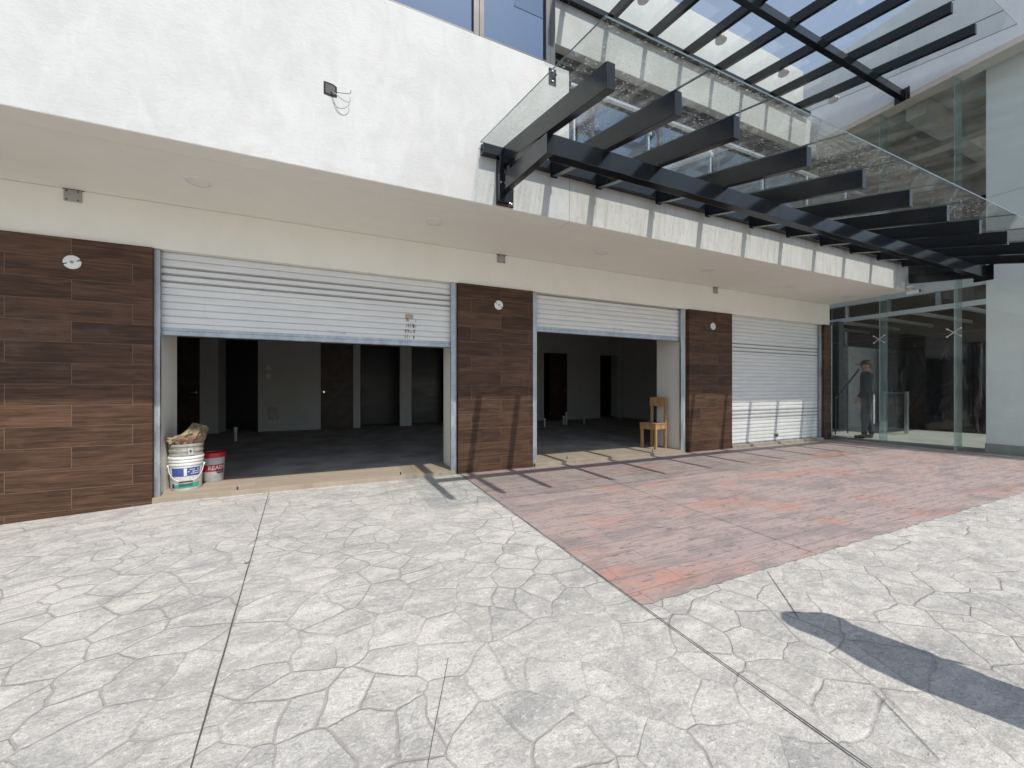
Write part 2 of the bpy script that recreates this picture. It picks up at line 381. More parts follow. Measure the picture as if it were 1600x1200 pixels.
class MB:
    def __init__(s): s.bm = bmesh.new()
    def box(s, x0, x1, y0, y1, z0, z1):
        vs = [s.bm.verts.new(c) for c in ((x0, y0, z0), (x1, y0, z0), (x1, y1, z0), (x0, y1, z0), (x0, y0, z1), (x1, y0, z1), (x1, y1, z1), (x0, y1, z1))]
        for f in ((0, 3, 2, 1), (4, 5, 6, 7), (0, 1, 5, 4), (1, 2, 6, 5), (2, 3, 7, 6), (3, 0, 4, 7)):
            s.bm.faces.new([vs[i] for i in f])
        return s
    def prism(s, pts, axis, a, b):
        """polygon pts (two coordinates) swept along axis from a to b"""
        def P(p, t):
            return {'X': (t, p[0], p[1]), 'Y': (p[0], t, p[1]), 'Z': (p[0], p[1], t)}[axis]
        A = [s.bm.verts.new(P(p, a)) for p in pts]; B = [s.bm.verts.new(P(p, b)) for p in pts]
        n = len(pts)
        s.bm.faces.new(A[::-1]); s.bm.faces.new(B)
        for i in range(n): s.bm.faces.new((A[i], A[(i + 1) % n], B[(i + 1) % n], B[i]))
        return s
    def quad(s, *pts):
        s.bm.faces.new([s.bm.verts.new(p) for p in pts]); return s
    def tube(s, pts, r, n=10, cap=True):
        pts = [Vector(p) for p in pts]; rings = []
        rr = r if isinstance(r, (list, tuple)) else [r] * len(pts)
        up = None
        for i, p in enumerate(pts):
            d = (pts[min(i + 1, len(pts) - 1)] - pts[max(i - 1, 0)]).normalized()
            if up is None:
                up = Vector((0, 0, 1)) if abs(d.z) < 0.9 else Vector((1, 0, 0))
            u = (up - d * up.dot(d)).normalized(); v = d.cross(u); up = u
            rings.append([s.bm.verts.new(p + u * rr[i] * math.cos(2 * math.pi * k / n) + v * rr[i] * math.sin(2 * math.pi * k / n)) for k in range(n)])
        for a, b in zip(rings, rings[1:]):
            for k in range(n): s.bm.faces.new((a[k], a[(k + 1) % n], b[(k + 1) % n], b[k]))
        if cap:
            s.bm.faces.new(rings[0][::-1]); s.bm.faces.new(rings[-1])
        return s
    def lathe(s, prof, c=(0, 0, 0), n=40, cap=True, axis='Z'):
        rings = []
        for r, h in prof:
            ring = []
            for k in range(n):
                a = 2 * math.pi * k / n
                x, y = r * math.cos(a), r * math.sin(a)
                q = {'Z': (x, y, h), 'Y': (x, h, y), 'X': (h, x, y)}[axis]
                ring.append(s.bm.verts.new((c[0] + q[0], c[1] + q[1], c[2] + q[2])))
            rings.append(ring)
        for a, b in zip(rings, rings[1:]):
            for k in range(n): s.bm.faces.new((a[k], a[(k + 1) % n], b[(k + 1) % n], b[k]))
        if cap:
            s.bm.faces.new(rings[0][::-1]); s.bm.faces.new(rings[-1])
        return s
    def build(s, name, mat, parent=None, bevel=0.0, smooth=False, local=False, seg=2):
        bmesh.ops.recalc_face_normals(s.bm, faces=s.bm.faces)
        if bevel:
            bmesh.ops.bevel(s.bm, geom=[e for e in s.bm.edges if len(e.link_faces) == 2 and e.calc_face_angle(0) > 0.5], offset=bevel, segments=seg, profile=0.6, affect='EDGES')
        if smooth:
            for f in s.bm.faces: f.smooth = True
            for e in s.bm.edges:
                if len(e.link_faces) == 2 and e.calc_face_angle(0) > 0.7: e.smooth = False
        me = bpy.data.meshes.new(name)
        s.bm.to_mesh(me); s.bm.free()
        me.materials.append(mat if not isinstance(mat, str) else M[mat])
        o = bpy.data.objects.new(name, me)
        COL.objects.link(o)
        if parent is not None:
            o.parent = parent
            if not local:
                root = parent
                off = Vector(root.location)
                while root.parent: root = root.parent; off += Vector(root.location)
                me.transform(Matrix.Translation(-off))
        return o

def copy_tree(o, parent=None):
    c = o.copy(); COL.objects.link(c)
    if parent is not None: c.parent = parent
    for ch in list(o.children): copy_tree(ch, c)
    return c

def text_mesh(name, txt, size, mat, parent, place):
    """flat lettering turned into a mesh; place maps (u, v) of the text to a 3D point"""
    cu = bpy.data.curves.new(name, 'FONT'); cu.body = txt; cu.size = size; cu.align_x = 'CENTER'; cu.resolution_u = 2
    cu.offset = size * 0.02
    to = bpy.data.objects.new(name, cu); COL.objects.link(to)
    dg = bpy.context.evaluated_depsgraph_get()
    me = bpy.data.meshes.new_from_object(to.evaluated_get(dg))
    bpy.data.objects.remove(to)
    bm = bmesh.new(); bm.from_mesh(me)
    bmesh.ops.triangulate(bm, faces=bm.faces)
    bmesh.ops.subdivide_edges(bm, edges=[e for e in bm.edges if e.calc_length() > size * 0.25], cuts=2, use_grid_fill=True)
    for v in bm.verts: v.co = Vector(place(v.co.x, v.co.y))
    bm.to_mesh(me); bm.free()
    me.materials.clear(); me.materials.append(M[mat])
    o = bpy.data.objects.new(name, me); COL.objects.link(o); o.parent = parent
    return o

# ------------------------------------------------------------------ ground
def gz(x):
    return 0.0 if x > -1.6 else max(-0.16, -0.055 * (-1.6 - x))
mb = MB()
xs = [-400, -60, -12, -6, -4.5, -3.2, -2.4, -1.9, -1.6, -1.4, 0, 2, 5, 10.1, 20, 60, 400]; ys = [-400, -60, -12, -4, 0, 2, 3.5, 5.0, 5.02]
vs = [[mb.bm.verts.new((x, y, gz(x))) for y in ys] for x in xs]
for i in range(len(xs) - 1):
    for j in range(len(ys) - 1):
        mb.bm.faces.new((vs[i][j], vs[i + 1][j], vs[i + 1][j + 1], vs[i][j + 1]))
ground = mb.build('ground', 'stamped_concrete')
tag(ground, 'pale grey stamped concrete pavement of irregular flagstones', 'pavement', kind='structure')

# red stamped apron: ragged front edge, straight sides
mb = MB()
front = []
x = 1.465
while x < 10.12:
    front.append((x, 1.585 + 0.016 * mnoise.noise((x * 9, 0, 0)) + 0.012 * mnoise.noise((x * 31, 3, 0)) + (0.02 if x < 1.5 else 0)))
    x += 0.035
front.append((10.12, 1.60))
vt = [mb.bm.verts.new((a, b, 0.004)) for a, b in front] + [mb.bm.verts.new((10.12, 5.015, 0.004)), mb.bm.verts.new((1.465, 5.015, 0.004))]
mb.bm.faces.new(vt)
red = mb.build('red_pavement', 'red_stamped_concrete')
tag(red, 'faded red wood-stamped concrete apron in front of the shutters', 'pavement', kind='structure')

def joint(pts, w, z, label):
    mb = MB()
    pts = [Vector((a, b, 0)) for a, b in pts]
    L, Rr = [], []
    fine = []
    for a, b in zip(pts, pts[1:]):
        n = max(2, int((b - a).length / 0.12))
        for k in range(n): fine.append(a.lerp(b, k / n))
    fine.append(pts[-1])
    for i, p in enumerate(fine):
        d = (fine[min(i + 1, len(fine) - 1)] - fine[max(i - 1, 0)]).normalized()
        nrm = Vector((-d.y, d.x, 0))
        ww = 0.58 * w * (1 + 0.5 * mnoise.noise((p.x * 6, p.y * 6, 2)))
        sh = nrm * 0.004 * mnoise.noise((p.x * 3, p.y * 3, 9))
        zz = gz(p.x) + z
        a = p + sh + nrm * ww / 2; b = p + sh - nrm * ww / 2
        L.append(mb.bm.verts.new((a.x, a.y, zz))); Rr.append(mb.bm.verts.new((b.x, b.y, zz)))
    for i in range(len(fine) - 1): mb.bm.faces.new((L[i], L[i + 1], Rr[i + 1], Rr[i]))
    o = mb.build('expansion_joint', 'joint_dark')
    tag(o, label, 'joint', 'saw cut joints in the pavement', 'structure')
joint([(-0.725, 4.98), (-0.40, 1.3), (-0.2, -3)], 0.010, 0.004, 'long dark saw cut across the grey flagstones below the left opening')
joint([(1.460, 5.0), (1.458, 1.57), (1.47, 0.5), (1.5, -3)], 0.011, 0.008, 'dark saw cut along the left edge of the red apron')
joint([(3.10, 5.0), (3.02, 1.6)], 0.008, 0.008, 'thin saw cut across the red apron towards the wooden chair')
joint([(1.47, 4.03), (10.1, 4.05)], 0.006, 0.008, 'thin saw cut along the red apron parallel to the shutters')
joint([(6.2, 4.03), (6.15, 1.62)], 0.006, 0.008, 'thin saw cut across the far red apron')
joint([(9.05, 4.52), (6.62, 2.83)], 0.006, 0.008, 'diagonal hairline crack in the far red apron near the glass')
joint([(2.46, 1.56), (2.10, 1.18)], 0.006, 0.004, 'short dark cut starting at the front edge of the red apron')
joint([(0.42, 1.62), (0.23, 1.15), (0.1, 0.6)], 0.004, 0.004, 'short thin cut in the flagstones at the bottom centre')
joint([(1.86, 0.78), (1.70, 0.55)], 0.0045, 0.004, 'short dark cut in the flagstones beside the person shadow')

# ------------------------------------------------------------------ storefront building
B = thing('commercial_building', (2.0, 5.3, 0), 'white plastered two storey shop building with dark wood tile pillars', 'building')
YF, ZS = 3.71, 3.04
def part(name, mat, parent=None, bevel=0.0, fn=None, label=None, smooth=False):
    mb = MB(); fn(mb); o = mb.build(name, mat, parent or B, bevel, smooth)
    if label: o['label'] = label
    return o
# upper front wall, fascia, soffit
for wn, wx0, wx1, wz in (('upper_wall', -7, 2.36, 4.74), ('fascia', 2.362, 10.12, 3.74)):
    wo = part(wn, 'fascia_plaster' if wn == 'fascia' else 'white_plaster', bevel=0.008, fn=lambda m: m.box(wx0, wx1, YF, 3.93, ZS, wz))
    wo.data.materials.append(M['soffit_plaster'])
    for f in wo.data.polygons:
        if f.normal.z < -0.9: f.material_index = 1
part('soffit', 'soffit_plaster', fn=lambda m: m.box(-7, 10.12, 3.932, 5.66, ZS + 0.003, 3.70))
part('terrace_floor', 'room_plaster', fn=lambda m: m.box(2.362, 10.12, 3.932, 5.9, 3.703, 3.742))
part('header', 'soffit_plaster', bevel=0.004, fn=lambda m: m.box(-7, 10.115, 5.03, 5.66, 2.575, ZS + 0.001))
def pil(m, x0, x1, y0=5.0): m.box(x0, x1, y0, 5.085, -0.25, 2.572)
for x0, x1, lab in ((-7, -1.73, None), (1.44, 2.563, None), (5.70, 6.83, None), (9.845, 10.10, None)):
    part('tiled_pillar', 'dark_wood_tile', bevel=0.003, fn=lambda m: pil(m, x0, x1))
for x0, x1 in ((-7, -1.735), (1.40, 2.60), (5.585, 6.85), (9.83, 10.115)):
    part('wall_column', 'soffit_plaster', bevel=0.006, fn=lambda m: m.box(x0, x1, 5.087, 5.66, -0.25, 2.573))
# left tile skirt strip and thresholds
for x0, x1 in ((-1.735, 1.40), (2.60, 5.585), (6.85, 9.83)):
    part('threshold', 'oak_floor_tile', bevel=0.004, fn=lambda m: m.box(x0, x1, 5.0, 5.70, -0.1, 0.05))
part('interior_floor', 'interior_floor', fn=lambda m: m.box(-5.0, 10.0, 5.702, 14.0, -0.1, 0.05))
def ux(px, Y):
    u = (px - 800) / 601.0
    return Y * (0.4067 + 0.9135 * u) / (0.9135 - 0.4067 * u)
# ground-floor interior: one deep dim room with doors and dark passages at the back
for da, db in ((341, 403), (563, 625), (643, 700), (938, 966)):  # black slabs behind the open passages paint in their darkness; no doors there
    part('door_or_shade_slab', 'black_header', bevel=0.004, fn=lambda m: m.box(ux(da, 12.3) - 0.3, ux(db, 12.3) + 0.3, 12.25, 12.30, 0.06, 3.1))
part('interior_ceiling', 'room_plaster', fn=lambda m: m.box(-5.0, 10.0, 5.662, 14.0, 3.2, 3.4))
part('side_wall', 'room_plaster', fn=lambda m: m.box(-5.2, -5.0, 5.662, 14.0, -0.1, 3.4))
part('side_wall', 'room_plaster', fn=lambda m: m.box(9.72, 9.90, 5.662, 14.0, -0.1, 3.2))
part('rear_wall', 'black_header', fn=lambda m: m.box(-5.2, 10.1, 14.0, 14.2, -0.1, 3.4))  # coloured black so the passages look unlit
YB = 11.5
solids = [(-5.0, ux(272, YB)), (ux(312, YB), ux(341, YB)), (ux(403, YB), ux(501, YB)), (ux(552, YB), ux(563, YB)), (ux(625, YB), ux(643, YB)),
          (ux(700, YB), ux(850, YB)), (ux(887, YB), ux(938, YB)), (ux(966, YB), ux(972, YB)), (9.6, 9.718)]
for a, b in solids:
    part('partition_wall', 'room_plaster', bevel=0.004, fn=lambda m: m.box(a, b, YB, YB + 0.16, 0.05, 2.36))
part('partition_wall', 'room_plaster', fn=lambda m: m.box(-5.0, 9.718, YB + 0.001, YB + 0.159, 2.362, 3.2))
def door(px0, px1, handle_side):
    a, b = ux(px0, YB) + 0.003, ux(px1, YB) - 0.003
    d = part('door_or_shade_slab', 'door_wood', bevel=0.004, fn=lambda m: m.box(a, b, YB + 0.04, YB + 0.085, 0.06, 2.355))
    hx = a + 0.08 if handle_side < 0 else b - 0.08
    h = MB().lathe([(0.026, 0), (0.026, 0.01)], (hx, YB + 0.028, 1.05), 16, axis='Y').tube([(hx, YB + 0.03, 1.05), (hx, YB - 0.02, 1.05), (hx - handle_side * 0.12, YB - 0.02, 1.05)], 0.011, 8)
    h.build('door_handle', 'chrome', d, smooth=True)
door(501, 552, -1); door(272, 312, 1); door(859.5, 887, 1)
# back passages: reveal walls so that openings read as deep dark rooms
for px in (341, 563, 643, 938, 1023):
    x = ux(px, YB)
    if x < 9.6: part('passage_wall', 'room_plaster', fn=lambda m: m.box(x - 0.12, x - 0.002, YB + 0.162, YB + 0.7, 0.05, 3.2))
ap = part('access_panel', 'plate_grey', bevel=0.006, fn=lambda m: m.box(ux(420, YB), ux(436, YB), YB - 0.015, YB - 0.001, 0.33, 0.66))
for za in (0.30, 0.66): part('panel_frame', 'pvc', ap, 0.003, lambda m: m.box(ux(420, YB) - .03, ux(436, YB) + .03, YB - 0.009, YB - 0.002, za, za + .03))
for zz in (1.40, 1.62):
    sk = part('wall_socket', 'white_plastic', bevel=0.004, fn=lambda m: m.box(ux(416, YB), ux(422.5, YB), YB - 0.012, YB - 0.001, zz, zz + 0.12))
# stub pipes standing out of the unfinished floor
def pipe(px, py, h, label):
    dep = 1.11 * 601 / (py - 606)
    u = (px - 800) / 601
    x, y = dep * (0.4067 + 0.9135 * u), dep * (0.9135 - 0.4067 * u)
    r = thing('stub_pipe', (x, y, 0.05), label, 'pipe', 'stub pipes in the shop floor')
    MB().lathe([(0.03, 0), (0.03, h), (0.024, h), (0.024, h - 0.05)], (0, 0, 0), 14).build('pipe_shaft', 'pvc', r, smooth=True, local=True)
    MB().lathe([(0.036, h - 0.06), (0.036, h - 0.012), (0.031, h - 0.012)], (0, 0, 0), 14).build('pipe_collar', 'pvc', r, smooth=True, local=True)
pipe(368, 689, 0.29, 'white stub pipe on the dim floor of the left opening, farther right')
pipe(305, 672, 0.30, 'white stub pipe behind the crumpled sack in the left opening')
pipe(310, 671, 0.22, 'shorter white stub pipe just right of the one behind the sack')
pipe(851, 667, 0.24, 'leftmost white stub pipe in the middle opening')
pipe(881, 663, 0.26, 'white stub pipe left of the tallest pipe in the middle opening')
pipe(885, 663.5, 0.38, 'tallest white stub pipe in the middle opening')
pipe(913, 662, 0.20, 'white stub pipe below the panel in the middle opening, rightmost')

# ---- upper floor behind the left parapet: glazed room with dark frames
part('upper_floor', 'room_plaster', fn=lambda m: m.box(-7, 2.30, 3.932, 9.0, 4.40, 4.66))
part('upper_room_wall', 'white_plaster', fn=lambda m: m.box(-7, 2.3, 9.0, 9.2, 3.7, 7.6))
part('upper_room_wall', 'white_plaster', fn=lambda m: m.box(-0.6, -0.45, 4.2, 9.0, 4.662, 7.4))
part('roof', 'white_plaster', fn=lambda m: m.box(-7.1, 2.34, 3.60, 9.2, 7.40, 7.72))
part('upper_room_wall', 'white_plaster', fn=lambda m: m.box(-7, -6.8, 3.95, 9.0, 4.662, 7.4))
def window(x0, x1, y, z0, z1, leaf=None, handle=False, mull=0.06, gm='window_glass', closed=False):
    f = part('window', 'window_frame', bevel=0.003, fn=lambda m: (m.box(x0, x0 + mull, y, y + 0.09, z0, z1), m.box(x1 - mull, x1, y, y + 0.09, z0, z1),
             m.box(x0 + mull, x1 - mull, y, y + 0.09, z0, z0 + 0.05), m.box(x0 + mull, x1 - mull, y, y + 0.09, z1 - 0.06, z1)))
    part('pane', gm, f, fn=lambda m: m.box(x0 + mull, x1 - mull, y + 0.04, y + 0.048, z0 + 0.05, z1 - 0.06))
    if leaf:
        a, b = leaf
        for sa, sb in ((a, a + 0.05), (b - 0.06, b)): part('sash', 'window_frame', f, 0.003, lambda m: m.box(sa, sb, y + 0.052, y + 0.10, z0 + 0.051, z1 - 0.061))
        if handle:
            part('handle', 'window_frame', f, 0, lambda m: m.tube([(b - 0.09, y + 0.09, 5.18), (b - 0.09, y + 0.14, 5.2), (b - 0.09, y + 0.14, 5.33), (b - 0.06, y + 0.12, 5.37), (b - 0.03, y + 0.1, 5.36)], 0.011, 8), smooth=True)
    return f
YW = 3.745
window(-7, -3.0, YW, 4.742, 7.398)
window(-2.998, 1.30, YW, 4.742, 7.398, None)
window(1.302, 2.14, YW, 4.742, 7.398, (1.56, 1.90), True, mull=0.055)
part('window_return', 'window_frame', bevel=0.003, fn=lambda m: m.box(2.142, 2.20, YW, YW + 0.13, 4.742, 7.398))
sw = part('window', 'window_frame', bevel=0.003, fn=lambda m: (m.box(2.142, 2.20, 5.25, 5.33, 4.742, 7.398), m.box(2.142, 2.20, YW + 0.131, 5.249, 7.33, 7.398)))
part('pane', 'window_glass', sw, fn=lambda m: m.box(2.166, 2.174, YW + 0.131, 5.249, 4.742, 7.329))
cu = MB()
pts = [(1.45 + 0.004 * i, 4.35 + 0.035 * math.sin(i * 0.9) * (1 + 0.3 * math.sin(i * 0.23))) for i in range(150)]
cu.prism([(a, b) for a, b in pts] + [(a, b + 0.004) for a, b in reversed(pts)], 'Z', 4.67, 7.2)
cu.build('curtain', 'curtain_cloth', B, smooth=True)

# ---- terrace back wall, second fascia, parapet
Y2 = 5.3
part('upper_fascia', 'white_plaster', bevel=0.008, fn=lambda m: m.box(2.36, 10.12, Y2, Y2 + 0.2, 6.63, 7.31))
part('parapet', 'white_plaster', bevel=0.008, fn=lambda m: m.box(2.36, 9.62, Y2 + 0.002, Y2 + 0.2, 7.312, 8.36))
part('upper_soffit', 'soffit_plaster', fn=lambda m: m.box(2.36, 10.12, Y2 + 0.202, 6.2, 6.633, 6.9))
wx = [2.40, 3.95, 5.5, 7.05, 8.6, 10.1]
for a, b in zip(wx, wx[1:]):
    window(a, b - 0.002, 5.46, 3.744, 6.20, None, mull=0.035)
part('window_header', 'black_header', bevel=0.004, fn=lambda m: m.box(2.36, 10.12, 5.44, 5.60, 6.202, 6.632))
hd = part('window_header', 'black_steel', bevel=0.004, fn=lambda m: m.box(2.36, 10.12, 5.40, 5.438, 6.44, 6.49))
part('terrace_end_wall', 'white_plaster', bevel=0.006, fn=lambda m: m.box(2.202, 2.358, 5.332, 9.0, 3.744, 8.36))
part('shop_room_wall', 'room_plaster', fn=lambda m: m.box(2.36, 10.12, 8.0, 8.2, 3.744, 6.63))
part('shop_room_floor', 'room_plaster', fn=lambda m: m.box(2.36, 10.12, 5.902, 8.0, 3.60, 3.744))
part('shop_room_ceiling', 'room_plaster', fn=lambda m: m.box(2.36, 10.12, 6.202, 8.2, 6.634, 6.9))

# ---- terrace balustrade
bal = thing('terrace_railing', (6.2, 3.82, 3.742), 'steel tube handrail with glass panels on the terrace under the upper canopy', 'railing')
MB().tube([(2.44, 3.82, 4.69), (10.08, 3.82, 4.69)], 0.03, 14).build('handrail', 'stainless', bal, smooth=True)
px = [2.50 + 1.135 * i for i in range(7)]
for x in px:
    p = MB().tube([(x, 3.83, 3.742), (x, 3.83, 4.66)], 0.02, 12).build('post', 'stainless', bal, smooth=True)
    MB().lathe([(0.045, 3.742), (0.045, 3.752), (0.022, 3.757)], (x, 3.83, 0), 16).build('post_base', 'stainless', p, smooth=True)
    for cz in (3.95, 4.42): MB().box(x - 0.03, x + 0.03, 3.795, 3.812, cz, cz + 0.05).build('clamp', 'stainless', p, 0.003)
for i, (a, b) in enumerate(zip(px, px[1:] + [10.1])):
    MB().box(a + 0.035, b - 0.035, 3.80, 3.808, 3.83, 4.58).build('glass_panel', 'rail_glass', bal)

# ------------------------------------------------------------------ small fittings on the facade
def plate_on_pillar(x, z, label, rot):
    r = thing('lamp_mounting_plate', (x, 5.0, z), label, 'mounting plate', 'round lamp plates on the tiled pillars')
    MB().lathe([(0.060, 0), (0.064, -0.003), (0.064, -0.010), (0.058, -0.013)], (0, 0, 0), 36, axis='Y').build('disc', 'white_plastic', r, smooth=True, local=True)
    MB().lathe([(0.014, -0.013), (0.014, -0.018), (0.008, -0.018), (0.007, -0.0135)], (0, 0, 0), 18, axis='Y').build('centre_hole', 'plate_grey', r, smooth=True, local=True)
    for s in (-1, 1):
        m = MB(); c, sn = math.cos(rot), math.sin(rot)
        a = [(0.036, -0.004), (0.066, -0.006), (0.066, 0.006), (0.036, 0.004)]
        m.prism([((u * c - v * sn) * s, (u * sn + v * c) * s) for u, v in a], 'Y', -0.0145, -0.011)
        m.build('slot', 'wire_black', r, local=True)
plate_on_pillar(-2.31, 2.343, 'white round lamp plate on the left dark wood wall', 0.35)
plate_on_pillar(2.02, 2.318, 'white round lamp plate on the middle pillar between the two open shutters', -0.6)
plate_on_pillar(6.30, 2.300, 'white round lamp plate on the pillar beside the closed shutter', 0.9)

def jbox(x, z, label, rz=0.0):
    r = thing('junction_box', (x, 5.03, z), label, 'junction box', 'grey junction boxes under the soffit')
    MB().box(-0.062, 0.062, -0.012, 0.0, -0.055, 0.055).build('cover', 'plate_grey', r, 0.004, local=True)
    for sx, sz in ((-0.04, -0.04), (0.04, -0.04), (-0.04, 0.04), (0.04, 0.04)):
        MB().lathe([(0.007, -0.012), (0.007, -0.016), (0.004, -0.017)], (sx, 0, sz), 10, axis='Y').build('screw', 'wire_black', r, local=True, smooth=True)
    MB().box(-0.075, 0.08, -0.004, 0, 0.056, 0.064).build('gap', 'box_brown', r, local=True)
jbox(-2.32, 2.98, 'grey square junction box above the left wood wall'); jbox(2.07, 2.98, 'grey square junction box above the middle wood pillar'); jbox(6.40, 2.98, 'grey square junction box above the pillar beside the closed shutter')

dl = [(-1.19, 4.38, 'round flush downlight in the soffit above the left shutter'), (0.965, 4.345, 'round flush downlight in the soffit just left of the middle pillar'),
      (3.31, 4.36, 'round flush downlight in the soffit above the left half of the middle shutter'), (5.34, 4.34, 'round flush downlight in the soffit above the chair'),
      (7.58, 4.40, 'round flush downlight in the soffit above the closed shutter'), (9.5, 4.41, 'round flush downlight in the soffit nearest the glass lobby')]
first = None
for x, y, lab in dl:
    if first is None:
        first = thing('downlight', (x, y, ZS), lab, 'ceiling light', 'flush downlights in the soffit')
        MB().lathe([(0.098, 0.003), (0.098, -0.004), (0.092, -0.007), (0.082, -0.005), (0.082, 0.003)], (0, 0, 0), 40).build('trim_ring', 'white_plastic', first, smooth=True, local=True)
        MB().lathe([(0.080, 0.003), (0.080, -0.003)], (0, 0, 0), 40).build('lens', 'lamp_lens', first, smooth=True, local=True)
        MB().lathe([(0.0805, -0.0005), (0.0805, -0.0048), (0.0822, -0.0048), (0.0822, -0.0005)], (0, 0, 0), 40, cap=False).build('gap_ring', 'plate_grey', first, local=True)
    else:
        o = copy_tree(first); o.location = (x, y, ZS); o['label'] = lab

# electrical box with loose wires on the upper wall
r = thing('electrical_box', (-0.083, YF, 3.76), 'open brown electrical box with loose wires in the white upper wall', 'electrical box')
mb = MB()
ring = [(-0.052, 0.058), (-0.03, 0.060), (0.0, 0.056), (0.03, 0.050), (0.052, 0.036), (0.053, -0.05), (0.02, -0.058), (-0.02, -0.054), (-0.052, -0.048)]
mb.prism(ring, 'Y', -0.004, 0.0); mb.build('box_rim', 'box_brown', r, local=True)
MB().prism([(a * 0.72, b * 0.72) for a, b in ring], 'Y', -0.006, -0.004).build('box_cavity', 'wire_black', r, local=True)
def wire(pts, rad, mat):
    P = [Vector((p[0] * 0.82, p[1], p[2] * 0.72)) for p in pts]; out = []; rad *= 0.75
    for i in range(len(P) - 1):
        p0, p1, p2, p3 = P[max(i - 1, 0)], P[i], P[i + 1], P[min(i + 2, len(P) - 1)]
        for k in range(6):
            t = k / 6
            out.append(0.5 * ((2 * p1) + (p2 - p0) * t + (2 * p0 - 5 * p1 + 4 * p2 - p3) * t * t + (3 * p1 - p0 - 3 * p2 + p3) * t ** 3))
    out.append(P[-1])
    MB().tube(out, rad, 8).build('wire', mat, r, smooth=True, local=True)
wire([(0.0, -0.006, -0.01), (0.04, -0.04, -0.05), (0.09, -0.06, -0.062), (0.15, -0.06, -0.05), (0.195, -0.05, -0.02), (0.20, -0.05, 0.015)], 0.0035, 'wire_black')
wire([(0.0, -0.006, -0.02), (0.04, -0.04, -0.06), (0.08, -0.06, -0.11), (0.13, -0.06, -0.14), (0.175, -0.05, -0.135), (0.195, -0.045, -0.10), (0.19, -0.045, -0.07)], 0.004, 'wire_grey')
wire([(0.01, -0.006, -0.02), (0.055, -0.04, -0.065), (0.10, -0.06, -0.115), (0.14, -0.06, -0.138)], 0.003, 'white_plastic')

# black bracket plate at the parapet end
r = thing('bracket_plate', (2.14, YF, 4.60), 'small black steel bracket plate at the right end of the white upper wall', 'bracket')
MB().box(-0.045, 0.045, -0.008, 0, -0.09, 0.09).build('plate', 'black_steel', r, 0.002, local=True)
for sz in (-0.055, 0.055):
    MB().lathe([(0.012, -0.008), (0.012, -0.018), (0.006, -0.02)], (0.0, 0, sz), 6, axis='Y').build('bolt', 'stainless', r, local=True)
MB().tube([(0.02, -0.01, 0), (0.02, -0.05, 0.0)], 0.012, 8).build('pin', 'black_steel', r, local=True)

